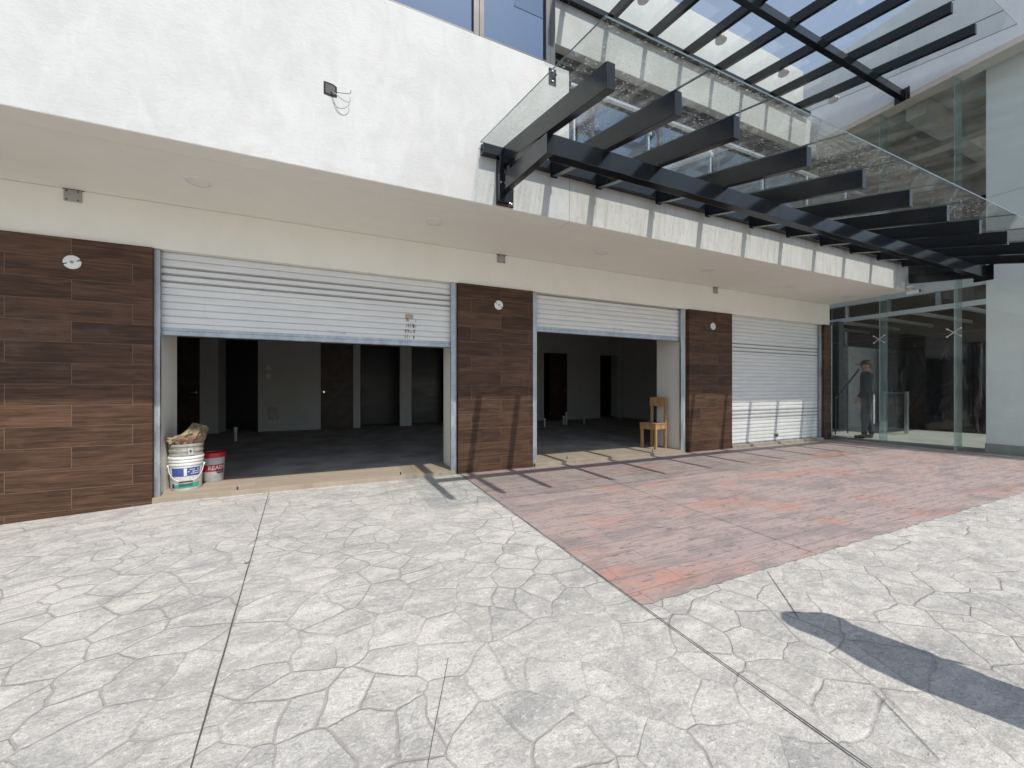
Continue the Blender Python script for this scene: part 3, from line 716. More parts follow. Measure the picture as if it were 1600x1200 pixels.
# ------------------------------------------------------------------ roller shutters
PITCH = 0.0735
def shutter(x0, x1, zb, label, guides=(True, True), stain=False, lock=False, scribble=False):
    T = thing('roller_shutter', ((x0 + x1) / 2, 5.10, 0.0 if zb < 0.2 else zb), label, 'shutter', 'white roller shutters of the shop openings')
    y = 5.105
    z = zb + 0.06
    pts = [(y, z)]
    vents = []
    i = 0
    while z < 2.66:
        rel = z - zb
        z1 = z + PITCH - 0.0095
        pts += [(y, z + 0.0005), (y - 0.004, z + 0.010), (y - 0.005, z + PITCH * 0.45), (y - 0.003, z1 - 0.006), (y, z1), (y + 0.013, z1 + 0.001), (y + 0.013, z1 + 0.0088)]
        if i in (6, 7, 8, 24, 25, 26): vents.append(z1)
        z += PITCH; i += 1
        pts.append((y, z - 0.0003))
    pts += [(y + 0.02, pts[-1][1]), (y + 0.02, zb + 0.06)]
    cur = MB().prism(pts, 'X', x0 + 0.03, x1 - 0.03).build('curtain', 'shutter_enamel', T)
    for vz in vents:
        if vz < 2.58:
            MB().box(x0 + 0.04, x1 - 0.04, y - 0.0058, y - 0.001, vz - 0.018, vz - 0.001).build('vent_slot', 'vent_dark', cur)
    MB().prism([(y - 0.012, zb), (y + 0.03, zb), (y + 0.03, zb + 0.080), (y - 0.009, zb + 0.080), (y - 0.009, zb + 0.05), (y - 0.018, zb + 0.046), (y - 0.018, zb + 0.006)], 'X', x0 + 0.032, x1 - 0.032).build('bottom_rail', 'galvanised_steel', T, 0.0015)
    for side, xx in zip(guides, ((x0 - 0.02, x0 + 0.05), (x1 - 0.05, x1 + 0.02))):
        if side:
            m = MB()
            m.box(xx[0], xx[1], 5.045, 5.083, 0.0, 2.572)
            o = m.build('guide_rail', 'galvanised_steel', T, 0.004)
    if lock:
        xm = x0 + 1.48
        l = MB().box(xm - 0.07, xm + 0.07, y - 0.016, y - 0.006, zb + 0.14, zb + 0.20).build('lock_plate', 'plate_grey', T, 0.003)
        MB().box(xm - 0.045, xm + 0.045, y - 0.0185, y - 0.0162, zb + 0.155, zb + 0.185).build('keyhole', 'wire_black', l)
    if scribble:
        m = MB(); rnd = random.Random(3)
        for k in range(26):
            cx = rnd.uniform(-0.10, 0.11) + (x0 + x1) / 2 + scribble; cz = zb + 0.12 + rnd.uniform(-0.022, 0.026)
            n = 5; rr = rnd.uniform(0.004, 0.011)
            m.prism([(cx + rr * rnd.uniform(0.6, 1.5) * math.cos(a * 2 * math.pi / n), cz + rr * rnd.uniform(0.4, 1.0) * math.sin(a * 2 * math.pi / n)) for a in range(n)], 'Y', y - 0.0075, y - 0.004)
        m.build('paint_flakes', 'cloth_white', T)
    if stain:
        m = MB(); rnd = random.Random(5); zt = zb + 0.36
        m.prism([(stain - 0.062, zt - 0.005), (stain + 0.04, zt - 0.012), (stain + 0.046, zt + 0.045), (stain - 0.02, zt + 0.052), (stain - 0.058, zt + 0.046)], 'Y', y - 0.0068, y - 0.0052)
        o = m.build('stain_patch', 'stain_brown', T)
        m = MB()
        for k in range(34):
            row = rnd.choice((0, 1, 2, 3)); cx = stain + rnd.uniform(-0.075, 0.075)
            z1 = zb + 0.088 + row * PITCH + rnd.uniform(0.0, 0.008); hh = rnd.uniform(0.02, 0.055); w = rnd.uniform(0.003, 0.006)
            sl = rnd.uniform(-0.012, 0.004)
            m.prism([(cx, z1), (cx + w, z1), (cx + w - sl, z1 + hh), (cx - sl, z1 + hh)], 'Y', y - 0.0065, y - 0.003)
        m.build('drip_marks', 'rust', T)
    return T
shutter(-1.735, 1.40, 1.705, 'white roller shutter raised highest above buckets, brown drip stain at its lower right', stain=0.82, scribble=0.12)
shutter(2.60, 5.600, 2.00, 'white roller shutter rolled up over the opening with the wooden chair', scribble=0.08)
shutter(6.83, 9.830, 0.0, 'white roller shutter closed down to the red apron', lock=True)
# small bolts sunk in the thresholds
def fl_bolt(px, py, lab):
    dep = 1.11 * 601 / (py - 606); u = (px - 800) / 601
    r = thing('floor_lock', (dep * (0.4067 + 0.9135 * u), dep * (0.9135 - 0.4067 * u), 0.05), lab, 'floor lock', 'floor locks for the shutters')
    MB().lathe([(0.008, 0), (0.008, 0.035), (0.006, 0.04)], (0, 0, 0), 14).build('barrel', 'wire_black', r, smooth=True, local=True)
    MB().lathe([(0.016, 0.0), (0.016, 0.003), (0.008, 0.004)], (0, 0, 0), 18).build('flange', 'plate_grey', r, smooth=True, local=True)
fl_bolt(371, 766, 'dark shutter lock pin on the tile threshold right of the buckets')
fl_bolt(626, 742, 'dark shutter lock pin near the right end of the left threshold')
fl_bolt(886, 717, 'dark shutter lock pin on the middle threshold near the middle pillar')
fl_bolt(1019.5, 706.5, 'dark shutter lock pin on the threshold in front of the chair')

# ------------------------------------------------------------------ glass canopies
def canopy(name, label, yw, yf, yg, ztop, slope, dep, wid, rafters, x0, x1, purl, gmat, brace=None, glass_x0=None):
    T = thing(name, ((x0 + x1) / 2, yw, ztop - 0.5), label, 'canopy')
    zt = lambda y: ztop - slope * (yw - y)
    MB().prism([(yw - 0.002, ztop - 0.11), (yw - 0.085, ztop - 0.115), (yw - 0.085, ztop - 0.02), (yw - 0.07, ztop - 0.02), (yw - 0.07, ztop - 0.095), (yw - 0.002, ztop - 0.09)], 'X', x0, x1).build('wall_ledger', 'black_steel', T, 0.002)
    MB().box(x0, x1, yw - 0.03, yw - 0.003, ztop - 0.088, ztop - 0.005).build('ledger_strip', 'black_steel', T, 0.002)
    for x in rafters:
        f = MB().prism([(yw - 0.088, zt(yw - 0.088)), (yw - 0.088, zt(yw - 0.088) - dep), (yf, zt(yf) - dep), (yf, zt(yf))], 'X', x - wid / 2, x + wid / 2).build('rafter', 'black_steel', T, 0.003)
        MB().box(x - wid / 2 - 0.012, x + wid / 2 + 0.012, yw - 0.0875, yw - 0.086, ztop - dep - 0.03, ztop - 0.116).build('end_plate', 'black_steel', f)
    py0, py1, ph, pxa, pxb = purl
    zp = zt((py0)) - dep - 0.002
    MB().box(pxa, pxb, py0, py1, zp - ph, zp).build('purlin', 'black_steel', T, 0.003)
    pl = MB().box(pxb, pxb + 0.012, py0 - 0.07, py1 + 0.07, zp - ph - 0.05, zp + 0.05).build('purlin_plate', 'black_steel', T, 0.002)
    if brace:
        for x in brace:
            MB().prism([(yw - 0.05, zp + 0.125), (yw - 0.05, zp - 0.04), (py0 - 0.002, zp - ph - 0.001), (py0 - 0.002, zp - 0.004)], 'X', x - wid / 2, x + wid / 2).build('brace_arm', 'black_steel', T, 0.003)
    edges = [glass_x0] + list(rafters[1:]) + [x1]
    for a, b in zip(edges, edges[1:]):
        yb = yw - 0.031
        mbx = MB().prism([(yb, zt(yb) + 0.012), (yg, zt(yg) + 0.012), (yg, zt(yg) + 0.024), (yb, zt(yb) + 0.024)], 'X', a + 0.003, b - 0.003)
        go = mbx.build('glass_pane', gmat, T)
        go.data.materials.append(M['glass_edge'])
        for f in go.data.polygons:
            if f.area < 0.05: f.material_index = 1
    return T, zp
RL = [1.54, 2.11, 2.70, 3.60, 4.46, 5.35, 6.19, 7.05, 7.91, 8.78, 9.67]
LC, zp = canopy('glass_canopy', 'lower black steel canopy with dusty glass, sloping over the shop fronts', YF, 1.94, 1.67, 3.634, 0.25, 0.17, 0.065, RL, 1.30, 10.11, (2.70, 2.79, 0.165, 1.573, 10.09), 'canopy_glass', (1.54, 10.03), 1.285)
# wall bracket of the first brace: twin channel on a rusty base plate
wb = MB().box(1.47, 1.665, YF - 0.012, YF - 0.001, 3.055, 3.515).build('wall_bracket', 'black_steel', LC, 0.002)
MB().box(1.475, 1.53, YF - 0.09, YF - 0.013, 3.075, 3.51).build('channel', 'black_steel', wb, 0.004)
MB().box(1.535, 1.60, YF - 0.049, YF - 0.013, 3.08, 3.512).build('channel', 'black_steel', wb, 0.003)
MB().box(1.475, 1.66, YF - 0.0135, YF - 0.0122, 3.06, 3.11).build('rust_patch', 'rust', wb)
for bx, bz in ((1.635, 3.34), (1.635, 3.29), (1.64, 3.085), (1.62, 3.09), (1.49, 3.25)):
    yy = YF - 0.013 if bx > 1.6 else YF - 0.0905
    MB().lathe([(0.010, yy), (0.010, yy - 0.010), (0.005, yy - 0.012)], (bx, 0, bz), 8, axis='Y').build('bolt', 'stainless', wb, smooth=True)
RU = [2.42, 3.27, 4.13, 4.98, 5.84, 6.69, 7.55, 8.36, 9.20]
UC, zpu = canopy('glass_canopy', 'upper black steel canopy with clear glass against the sky, four floodlights below', Y2, 2.58, 2.30, 7.45, 0.19, 0.16, 0.07, RU, 2.37, 9.75, (3.76, 3.85, 0.14, 2.38, 10.118), 'upper_canopy_glass', None, 2.375)
# floodlights below the upper rafters with their conduits
for x, lab in ((4.13, 'white floodlight under the upper canopy, leftmost at the top edge'), (5.84, 'white floodlight under the upper canopy, second from the left'),
               (7.55, 'white floodlight under the upper canopy, third from the left'), (9.20, 'white floodlight under the upper canopy, beside the lobby wall')):
    yl = 4.57; zr = 7.45 - 0.19 * (Y2 - yl) - 0.16
    r = thing('floodlight', (x + 0.085, yl, zr), lab, 'floodlight', 'floodlights under the upper canopy')
    MB().box(-0.045, 0.035, -0.05, 0.05, -0.005, 0.07).build('housing', 'white_plastic', r, 0.006, local=True)
    hd = MB().lathe([(0.03, 0.0), (0.085, -0.012), (0.092, -0.03), (0.088, -0.045), (0.07, -0.05)], (0.01, -0.02, -0.02), 30).build('lamp_head', 'white_plastic', r, smooth=True, local=True)
    MB().lathe([(0.078, -0.0505), (0.078, -0.054)], (0.01, -0.02, -0.02), 30).build('lens', 'shutter_enamel', hd, smooth=True, local=True)
    MB().tube([(-0.02, -0.05, 0.035), (-0.02, 3.85 - yl, 0.035 - 0.19 * (yl - 0.05 - 3.85))], 0.009, 8).build('conduit', 'white_plastic', r, smooth=True, local=True)
# rust halo where the upper purlin meets the lobby wall
MB().box(10.106, 10.1175, 3.73, 3.745, zpu - 0.19, zpu - 0.02).build('rust_patch', 'rust', UC)

# security camera below the canopy corner
r = thing('security_camera', (10.02, 3.66, 3.0), 'small white security camera under the right end of the lower canopy', 'camera')
MB().lathe([(0.045, 0.12), (0.05, 0.10), (0.05, 0.085)], (0, 0, 0), 20).build('base', 'white_plastic', r, smooth=True, local=True)
MB().tube([(0, 0, 0.09), (0, -0.02, 0.04)], 0.014, 8).build('arm', 'white_plastic', r, smooth=True, local=True)
MB().lathe([(0.02, 0.06), (0.042, 0.05), (0.042, -0.12), (0.036, -0.125)], (0, -0.02, 0.0), 20, axis='Y').build('camera_body', 'white_plastic', r, smooth=True, local=True)
MB().lathe([(0.03, -0.146), (0.03, -0.152)], (0, -0.0, 0.0), 20, axis='Y').build('lens', 'wire_black', r, smooth=True, local=True)

# ------------------------------------------------------------------ glass lobby on the right
L = thing('glass_lobby', (13.0, 4.0, 0), 'tall glass fronted lobby on the right with pale concrete beam above', 'building')
XG = 10.13
def lp(name, mat, fn, bevel=0.0, parent=None, smooth=False):
    mb = MB(); fn(mb); return mb.build(name, mat, parent or L, bevel, smooth)
fins = [4.156, 3.10, 2.045]
seams = [5.0] + fins + [1.31]
zs = [0.03, 2.16, 4.42, 6.80]
for a, b in zip(seams, seams[1:]):
    for z0, z1 in zip(zs, zs[1:]):
        lp('glass_pane', 'lobby_glass', lambda m: m.box(XG, XG + 0.012, b + 0.004, a - 0.004, z0 + 0.003, z1 - 0.003))
for z0, z1 in zip(zs[1:], zs[2:]):
    lp('glass_pane', 'lobby_glass', lambda m: m.box(XG, XG + 0.012, 5.0, 5.29, max(z0, 3.76), z1) if z1 > 3.8 else m.box(XG, XG + 0.012, 5.0, 5.02, z0, z1))
simple('glass_rim', (0.42, 0.53, 0.50), 0.3, var=0.1)
for o in list(L.children):
    if o.name.startswith('glass_pane'):
        o.data.materials.append(M['glass_rim'])
        for f in o.data.polygons:
            if abs(f.normal.x) < 0.5: f.material_index = 1
fronty = [10.6, 12.2, 13.8, 15.4, 17.0]
for a, b in zip([XG + 0.02] + fronty, fronty):
    lp('front_pane', 'lobby_glass', lambda m: m.box(a + 0.004, b - 0.004, 1.30, 1.312, 0.03, 6.79))
for y in fins:
    f = lp('glass_fin', 'fin_glass', lambda m: m.box(XG + 0.016, XG + 0.30, y - 0.009, y + 0.009, 0.03, 6.79))
    for z in zs[1:3]:
        s = lp('spider_fitting', 'stainless', lambda m: [m.tube([(XG - 0.012, y, z), (XG - 0.020, y + a * 0.085, z + b * 0.07)], 0.008, 8) for a in (-1, 1) for b in (-1, 1)], smooth=True)
        for a in (-1, 1):
            for b in (-1, 1):
                lp('bolt_head', 'stainless', lambda m: m.lathe([(0.013, -0.008), (0.016, -0.018), (0.016, -0.028), (0.011, -0.032)], (XG + 0.005, y + a * 0.085, z + b * 0.07), 12, axis='X'), parent=s, smooth=True)
lp('floor_channel', 'stainless', lambda m: m.box(XG - 0.02, XG + 0.03, 1.31, 5.0, 0.005, 0.03))
lp('pull_handle', 'stainless', lambda m: (m.tube([(XG - 0.06, 4.22, 0.42), (XG - 0.06, 4.22, 1.02)], 0.014, 10), m.tube([(XG - 0.06, 4.22, 0.55), (XG - 0.001, 4.22, 0.55)], 0.009, 8), m.tube([(XG - 0.06, 4.22, 0.90), (XG - 0.001, 4.22, 0.90)], 0.009, 8)), smooth=True)
lp('edge_trim', 'stainless', lambda m: m.box(XG - 0.012, XG + 0.02, 5.0, 5.02, 0.03, 2.57), 0.002)
lp('roof_beam', 'grey_plaster', lambda m: m.box(10.122, 10.45, 1.30, 9.2, 6.90, 8.62), 0.008)
lp('beam_trim', 'beige_trim', lambda m: m.box(10.126, 10.44, 1.302, 9.2, 6.80, 6.898), 0.004)
lp('floor_slab', 'lobby_floor', lambda m: m.box(10.12, 17.2, 1.25, 9.4, -0.1, 0.004))
lp('ceiling', 'raw_ceiling', lambda m: m.box(10.452, 17.2, 1.30, 9.4, 6.95, 7.4))
for x in (12.0, 13.9, 15.8):
    lp('ceiling_beam', 'raw_ceiling', lambda m: m.box(x, x + 0.3, 1.35, 9.2, 6.45, 6.948), 0.01)
for y in (3.6, 6.4):
    lp('ceiling_beam', 'raw_ceiling', lambda m: m.box(10.47, 17.0, y, y + 0.28, 6.55, 6.946), 0.01)
lp('rear_wall', 'room_plaster', lambda m: m.box(10.13, 17.2, 9.2, 9.4, 0.0, 6.95))
lp('end_wall', 'dark_panel', lambda m: m.box(17.0, 17.2, 1.33, 9.2, 0.0, 6.95))
lp('pale_column', 'column_plaster', lambda m: m.box(10.62, 11.3, 1.45, 2.86, 0.16, 6.948), 0.01)
lp('column_skirting', 'plate_grey', lambda m: m.box(10.61, 11.31, 1.44, 2.87, 0.006, 0.158), 0.004)
# bulkhead with an arched soffit, mezzanine beam and dark rear panels
arc = [(12.0 + 0.0, 3.9)] + [(12.0 + 5.0 * t, 4.9 + 0.75 * math.sin(math.pi * t)) for t in [i / 14 for i in range(15)]] + [(17.0, 3.9)]
lp('arched_bulkhead', 'grey_plaster', lambda m: m.prism(arc, 'Y', 7.2, 7.4))
lp('mezzanine_edge', 'grey_plaster', lambda m: m.box(12.95, 13.1, 2.9, 9.1, 3.02, 3.12), 0.004)
lp('mezzanine_edge', 'grey_plaster', lambda m: m.box(12.95, 13.1, 2.9, 9.1, 3.46, 3.80), 0.004)
for y in (3.3, 4.2, 5.1, 6.0, 6.9):
    lp('mezzanine_post', 'stainless', lambda m: m.box(12.98, 13.06, y, y + 0.08, 3.122, 3.458))
for y in (3.2, 4.0, 4.8, 5.6, 6.4, 7.2):
    lp('mezzanine_joist', 'plate_grey', lambda m: m.box(13.102, 16.9, y, y + 0.07, 3.05, 3.14))
lp('mezzanine_deck', 'dark_panel', lambda m: m.box(13.102, 16.95, 2.9, 9.1, 3.47, 3.6))
for k in range(8): lp('dark_cladding', 'dark_panel', lambda m: m.box(10.5 + 0.8 * k, 11.29 + 0.8 * k, 9.12, 9.198, 0.01, 3.0), 0.004)
lp('dark_column', 'dark_panel', lambda m: m.box(12.7, 12.95, 6.1, 6.4, 0.005, 3.018), 0.006)
lp('white_partition', 'plate_grey', lambda m: m.box(13.3, 15.6, 6.15, 6.3, 0.005, 2.34), 0.004)
lp('partition_frame', 'stainless', lambda m: m.box(15.5, 15.58, 7.2, 7.28, 0.005, 3.04))
lp('partition_frame', 'stainless', lambda m: m.box(14.5, 16.9, 7.14, 7.198, 2.5, 2.56))

# black plastic sheet hung over a kiosk inside the lobby
T = thing('covered_kiosk', (15.3, 4.9, 0.005), 'big kiosk wrapped in wrinkled black plastic sheet inside the glass lobby', 'covered kiosk')
mb = MB(); rows = []
nr, nc = 26, 150
for j in range(nr):
    t = j / (nr - 1); z = 2.28 * (1 - t) + 0.02 * t
    ring = []
    for k in range(nc):
        a = 2 * math.pi * k / nc
        ca, sa = math.cos(a), math.sin(a)
        e = 0.22
        x = 0.62 * math.copysign(abs(ca) ** e, ca); y = 1.02 * math.copysign(abs(sa) ** e, sa)
        fold = 0.016 + 0.10 * t * t
        off = fold * (math.sin(a * 17 + 2.2 * math.sin(3 * a) + 1.4 * t) * 0.6 + 1.0 * mnoise.noise((ca * 3.2, sa * 3.2, z * 0.9)) + 0.5 * mnoise.noise((ca * 9, sa * 9, z * 2)))
        sag = 0.05 * mnoise.noise((ca * 2, sa * 2, 5)) * (1 - t)
        ring.append(mb.bm.verts.new((x * (1 + off), y * (1 + off), z + sag + (0.05 * abs(mnoise.noise((ca * 5, sa * 5, 1))) if j == nr - 1 else 0))))
    rows.append(ring)
for a, b in zip(rows, rows[1:]):
    for k in range(nc): mb.bm.faces.new((a[k], a[(k + 1) % nc], b[(k + 1) % nc], b[k]))
c = mb.bm.verts.new((0, 0, 2.33))
for k in range(nc): mb.bm.faces.new((rows[0][k], rows[0][(k + 1) % nc], c))
mb.build('plastic_sheet', 'black_plastic_film', T, smooth=True, local=True)
MB().box(-0.55, 0.55, -0.95, 0.95, 0.0, 2.2).build('kiosk_frame', 'dark_panel', T, 0.01, local=True)
# counter gate post next to it
r = thing('glass_gate', (13.0, 5.25, 0.005), 'low glass gate on steel posts inside the lobby beside the black sheet', 'gate')
for y in (-0.45, 0.0):
    MB().box(-0.035, 0.035, y - 0.035, y + 0.035, 0, 1.06).build('post', 'stainless', r, 0.003, local=True)
MB().box(-0.005, 0.005, -0.41, -0.04, 0.1, 1.0).build('glass_panel', 'rail_glass', r, local=True)
MB().box(-0.02, 0.02, -0.413, -0.037, 1.01, 1.04).build('rail', 'stainless', r, local=True)
# stair railing beside the visitor
r = thing('stair_railing', (11.9, 5.45, 0.005), 'dark sloping stair handrail inside the lobby beside the man in a cap', 'railing')
MB().tube([(-0.75, 0, 0.92), (-0.60, 0, 0.92), (0.35, 0, 1.62)], 0.024, 10).build('handrail', 'wire_black', r, smooth=True, local=True)
for x, h in ((-0.7, 0.91), (-0.15, 1.24)):
    MB().tube([(x, 0, 0), (x, 0, h)], 0.016, 8).build('post', 'wire_black', r, smooth=True, local=True)

# ------------------------------------------------------------------ chair in the middle opening
ch = thing('wooden_chair', (5.30, 5.45, 0.05), 'small plain pine chair standing on the middle threshold against the white jamb', 'chair', rz=R(10))
S = 0.165; LG = 0.042
for sx, sy in ((-1, -1), (-1, 1)):
    MB().box(sx * S - LG / 2 + 0.02, sx * S + LG / 2 + 0.02, sy * (S - 0.02) - LG / 2, sy * (S - 0.02) + LG / 2, 0, 0.37).build('leg', 'raw_pine', ch, 0.003, local=True)
for sy in (-1, 1):
    MB().prism([(S - LG - 0.0, 0), (S - 0.0, 0), (S - 0.0, 0.46), (S + 0.012, 0.92), (S - LG + 0.016, 0.92), (S - LG, 0.46)], 'Y', sy * (S - 0.02) - LG / 2, sy * (S - 0.02) + LG / 2).build('leg', 'raw_pine', ch, 0.003, local=True)
MB().box(-S - 0.015, S - LG - 0.002, -S - 0.012, S + 0.012, 0.445, 0.467).build('seat', 'raw_pine', ch, 0.003, local=True)
MB().box(-S - 0.008, S - LG - 0.002, -S - 0.005, -S + 0.017, 0.355, 0.443).build('apron', 'raw_pine', ch, 0.002, local=True)
MB().box(-S - 0.008, S - LG - 0.002, S - 0.017, S + 0.005, 0.355, 0.443).build('apron', 'raw_pine', ch, 0.002, local=True)
MB().box(-S - 0.010, -S + 0.012, -S + 0.019, S - 0.019, 0.352, 0.443).build('apron', 'raw_pine', ch, 0.002, local=True)
MB().box(S - LG - 0.008, S - LG + 0.012, -S - 0.004, S + 0.004, 0.77, 0.935).build('backrest', 'raw_pine', ch, 0.003, local=True)

# ------------------------------------------------------------------ buckets
def band(mb, r0, r1, z0, z1, a0, a1, n=24, bulge=None):
    """strip lying on a bucket wall: angles measured from -Y towards +X"""
    rad = lambda z: r0 + r1 * z
    rows = []
    for k in range(n + 1):
        a = a0 + (a1 - a0) * k / n
        lo, hi = z0, z1
        if bulge: lo, hi = bulge(k / n, z0, z1)
        rows.append([mb.bm.verts.new((rad(z) * math.sin(a), -rad(z) * math.cos(a), z)) for z in (lo, hi)])
    for p, q in zip(rows, rows[1:]): mb.bm.faces.new((p[0], q[0], q[1], p[1]))
    return mb
VIEW = math.atan2(-1.575, 5.38) * -1     # buckets are seen from the camera, turned this far to the left
bA = thing('paint_bucket', (-1.562, 5.36, 0.05), 'white paint bucket with blue and green label, lower of the two stacked ones', 'bucket', 'buckets in the left opening')
bA.rotation_euler.z = 0.25
MB().lathe([(0.128, 0.0), (0.133, 0.006), (0.143, 0.27), (0.150, 0.272), (0.150, 0.288), (0.145, 0.29), (0.146, 0.305), (0.153, 0.307), (0.153, 0.323), (0.147, 0.325), (0.148, 0.34), (0.155, 0.342), (0.155, 0.36), (0.150, 0.366), (0.145, 0.366), (0.13, 0.02), (0.0, 0.02)], (0, 0, 0), 56).build('body', 'white_bucket', bA, smooth=True, local=True)
R0, R1 = 0.1345, 0.0375
lab = band(MB(), R0, R1, 0.155, 0.245, -0.95, 0.95).build('label_panel', 'label_blue', bA, local=True)
def leaf(sgn):
    return lambda t, a, b: (0.165 + 0.03 * abs(2 * t - 1) ** 2, 0.165 + 0.06 * math.sin(math.pi * min(1, t * 0.9 + 0.1)) ** 0.6 + 0.005)
band(MB(), R0 + 0.0008, R1, 0.16, 0.24, -0.12, 0.06).build('label_stripe', 'white_bucket', lab, local=True)
band(MB(), R0 + 0.0006, R1, 0.03, 0.085, -0.75, 0.9, bulge=lambda t, a, b: (0.028, 0.060 + 0.028 * t + 0.006 * math.sin(6 * t))).build('label_panel', 'label_green', bA, local=True)
band(MB(), R0 + 0.0006, R1, 0.028, 0.075, -0.98, -0.76).build('label_panel', 'ink_dark', bA, local=True)
rnd = random.Random(2)
mb = MB()
for row in range(3):
    z = 0.175 + 0.022 * row
    a = 0.12
    while a < 0.85:
        w = rnd.uniform(0.04, 0.16)
        if rnd.random() < 0.75: band(mb, R0 + 0.001, R1, z, z + 0.009, a, min(a + w, 0.9), 4)
        a += w + 0.03
mb.build('label_print', 'white_bucket', lab, local=True)
ha = [(0.150 * math.sin(t), -0.156 * math.cos(t), 0.255 - 0.155 * math.sin(math.pi * (t + 1.45) / 2.9) ** 0.8) for t in [-1.45 + 2.9 * i / 24 for i in range(25)]]
hn = MB().tube(ha, 0.0032, 8).build('handle', 'white_plastic', bA, smooth=True, local=True)
MB().tube([(0.160 * math.sin(t), -0.164 * math.cos(t), 0.1005) for t in [-0.36 + 0.72 * i / 8 for i in range(9)]], 0.009, 10).build('grip', 'grip_black', hn, smooth=True, local=True)
for s in (-1, 1):
    MB().lathe([(0.016, 0.146), (0.016, 0.160), (0.010, 0.163)] if s > 0 else [(0.016, -0.146), (0.016, -0.160), (0.010, -0.163)], (0, 0, 0.255), 14, axis='X').build('handle_lug', 'white_bucket', hn, smooth=True, local=True)

bG = thing('mortar_bucket', (-1.562, 5.36, 0.26), 'grey mortar stained bucket nested on top of the white one, sack inside', 'bucket', 'buckets in the left opening')
bG.rotation_euler.z = 0.25
MB().lathe([(0.118, 0.0), (0.141, 0.14), (0.143, 0.158), (0.148, 0.16), (0.148, 0.178), (0.143, 0.18), (0.145, 0.205), (0.150, 0.207), (0.150, 0.228), (0.146, 0.232), (0.148, 0.262), (0.154, 0.264), (0.154, 0.284), (0.148, 0.29), (0.142, 0.288), (0.12, 0.03), (0.0, 0.03)], (0, 0, 0), 56).build('body', 'grey_bucket', bG, smooth=True, local=True)
tb = band(MB(), 0.1245, 0.15, 0.112, 0.14, -1.1, 0.05).build('label_panel', 'label_blue', bG, local=True)
band(MB(), 0.1245, 0.15, 0.118, 0.14, 0.35, 0.9).build('label_panel', 'ink_dark', bG, local=True)
lg = band(MB(), 0.1535, 0.0, 0.17, 0.25, 0.12, 0.42, 6).build('handle_lug', 'dull_bucket', bG, local=True)
MB().lathe([(0.010, -0.156), (0.010, -0.160)], (0.04, 0.006, 0.215), 12, axis='Y').build('lug_hole', 'grip_black', lg, local=True)

bR = thing('red_lid_bucket', (-1.40, 5.66, 0.05), 'small pale bucket with red lid and red READY label beside the stacked buckets', 'bucket', 'buckets in the left opening')
bR.rotation_euler.z = 0.26
MB().lathe([(0.103, 0.0), (0.107, 0.005), (0.117, 0.235), (0.121, 0.238), (0.121, 0.252), (0.117, 0.255), (0.119, 0.30), (0.0, 0.30)], (0, 0, 0), 48).build('body', 'dull_bucket', bR, smooth=True, local=True)
MB().lathe([(0.122, 0.285), (0.128, 0.287), (0.128, 0.335), (0.124, 0.342), (0.112, 0.342), (0.108, 0.332), (0.0, 0.332)], (0, 0, 0), 48).build('lid', 'red_plastic', bR, smooth=True, local=True)
q0, q1 = 0.1078, 0.0425
lb = band(MB(), q0, q1, 0.125, 0.205, -1.05, 1.15).build('label_panel', 'label_red', bR, local=True)
def wrap(rad0, rad1, zc, ac):
    def f(u, v):
        z = zc + v; rr = rad0 + rad1 * z + 0.0012; a = ac + u / rr
        return (rr * math.sin(a), -rr * math.cos(a), z)
    return f
text_mesh('lettering', 'READY', 0.062, 'white_bucket', lb, wrap(q0, q1, 0.148, 0.42))
l2 = band(MB(), q0 + 0.0006, q1, 0.10, 0.115, 0.35, 1.1).build('label_panel', 'ink_dark', bR, local=True)
band(MB(), q0 + 0.0006, q1, 0.122, 0.136, 0.25, 1.1).build('label_panel', 'ink_dark', bR, local=True)
mb = MB()
for z in (0.045, 0.055, 0.065, 0.075):
    band(mb, q0 + 0.0007, q1, z, z + 0.005, 0.12, 0.12 + random.uniform(0.35, 0.6), 5)
mb.build('label_print', 'wire_grey', bR, local=True)
MB().tube([(0.12, 0.0, 0.17), (0.16, -0.005, 0.165), (0.20, -0.01, 0.168)], 0.004, 8).build('handle', 'wire_black', bR, smooth=True, local=True)

# crumpled paper sack
T = thing('paper_sack', (-1.562, 5.36, 0.53), 'crumpled brown paper sack with red print stuffed into the top bucket', 'sack')
mb = MB(); rows = []
nr, nc = 20, 72
for j in range(nr):
    t = j / (nr - 1)
    ring = []
    for k in range(nc):
        a = 2 * math.pi * k / nc; ca, sa = math.cos(a), math.sin(a)
        prof = 0.122 + 0.040 * math.sin(min(1.0, t * 1.6) * math.pi * 0.62)
        if t > 0.6: prof *= max(0.02, 1 - ((t - 0.6) / 0.4) ** 2.6 * 0.9)
        rr = min(0.158, prof) * (1 + 0.11 * mnoise.noise((ca * 2.3, sa * 2.3, t * 2.6)) + 0.16 * mnoise.noise((ca * 5, sa * 5, t * 6)) + 0.05 * mnoise.noise((ca * 14, sa * 14, t * 15)))
        side = 0.5 + 0.5 * math.tanh(3.5 * (ca * 0.95 + 0.1))
        H = 0.115 + 0.115 * side
        z = H * (t ** 0.85) + 0.022 * mnoise.noise((ca * 4, sa * 4, t * 5))
        ring.append(mb.bm.verts.new((rr * ca + 0.045 * side * t, rr * sa, z)))
    rows.append(ring)
for a, b in zip(rows, rows[1:]):
    for k in range(nc): mb.bm.faces.new((a[k], a[(k + 1) % nc], b[(k + 1) % nc], b[k]))
mb.bm.faces.new(rows[0][::-1]); mb.bm.faces.new(rows[-1])
sack = mb.build('paper_body', 'sack_paper', T, local=True)
from mathutils.bvhtree import BVHTree
bvh = BVHTree.FromPolygons([v.co[:] for v in sack.data.vertices], [p.vertices[:] for p in sack.data.polygons])
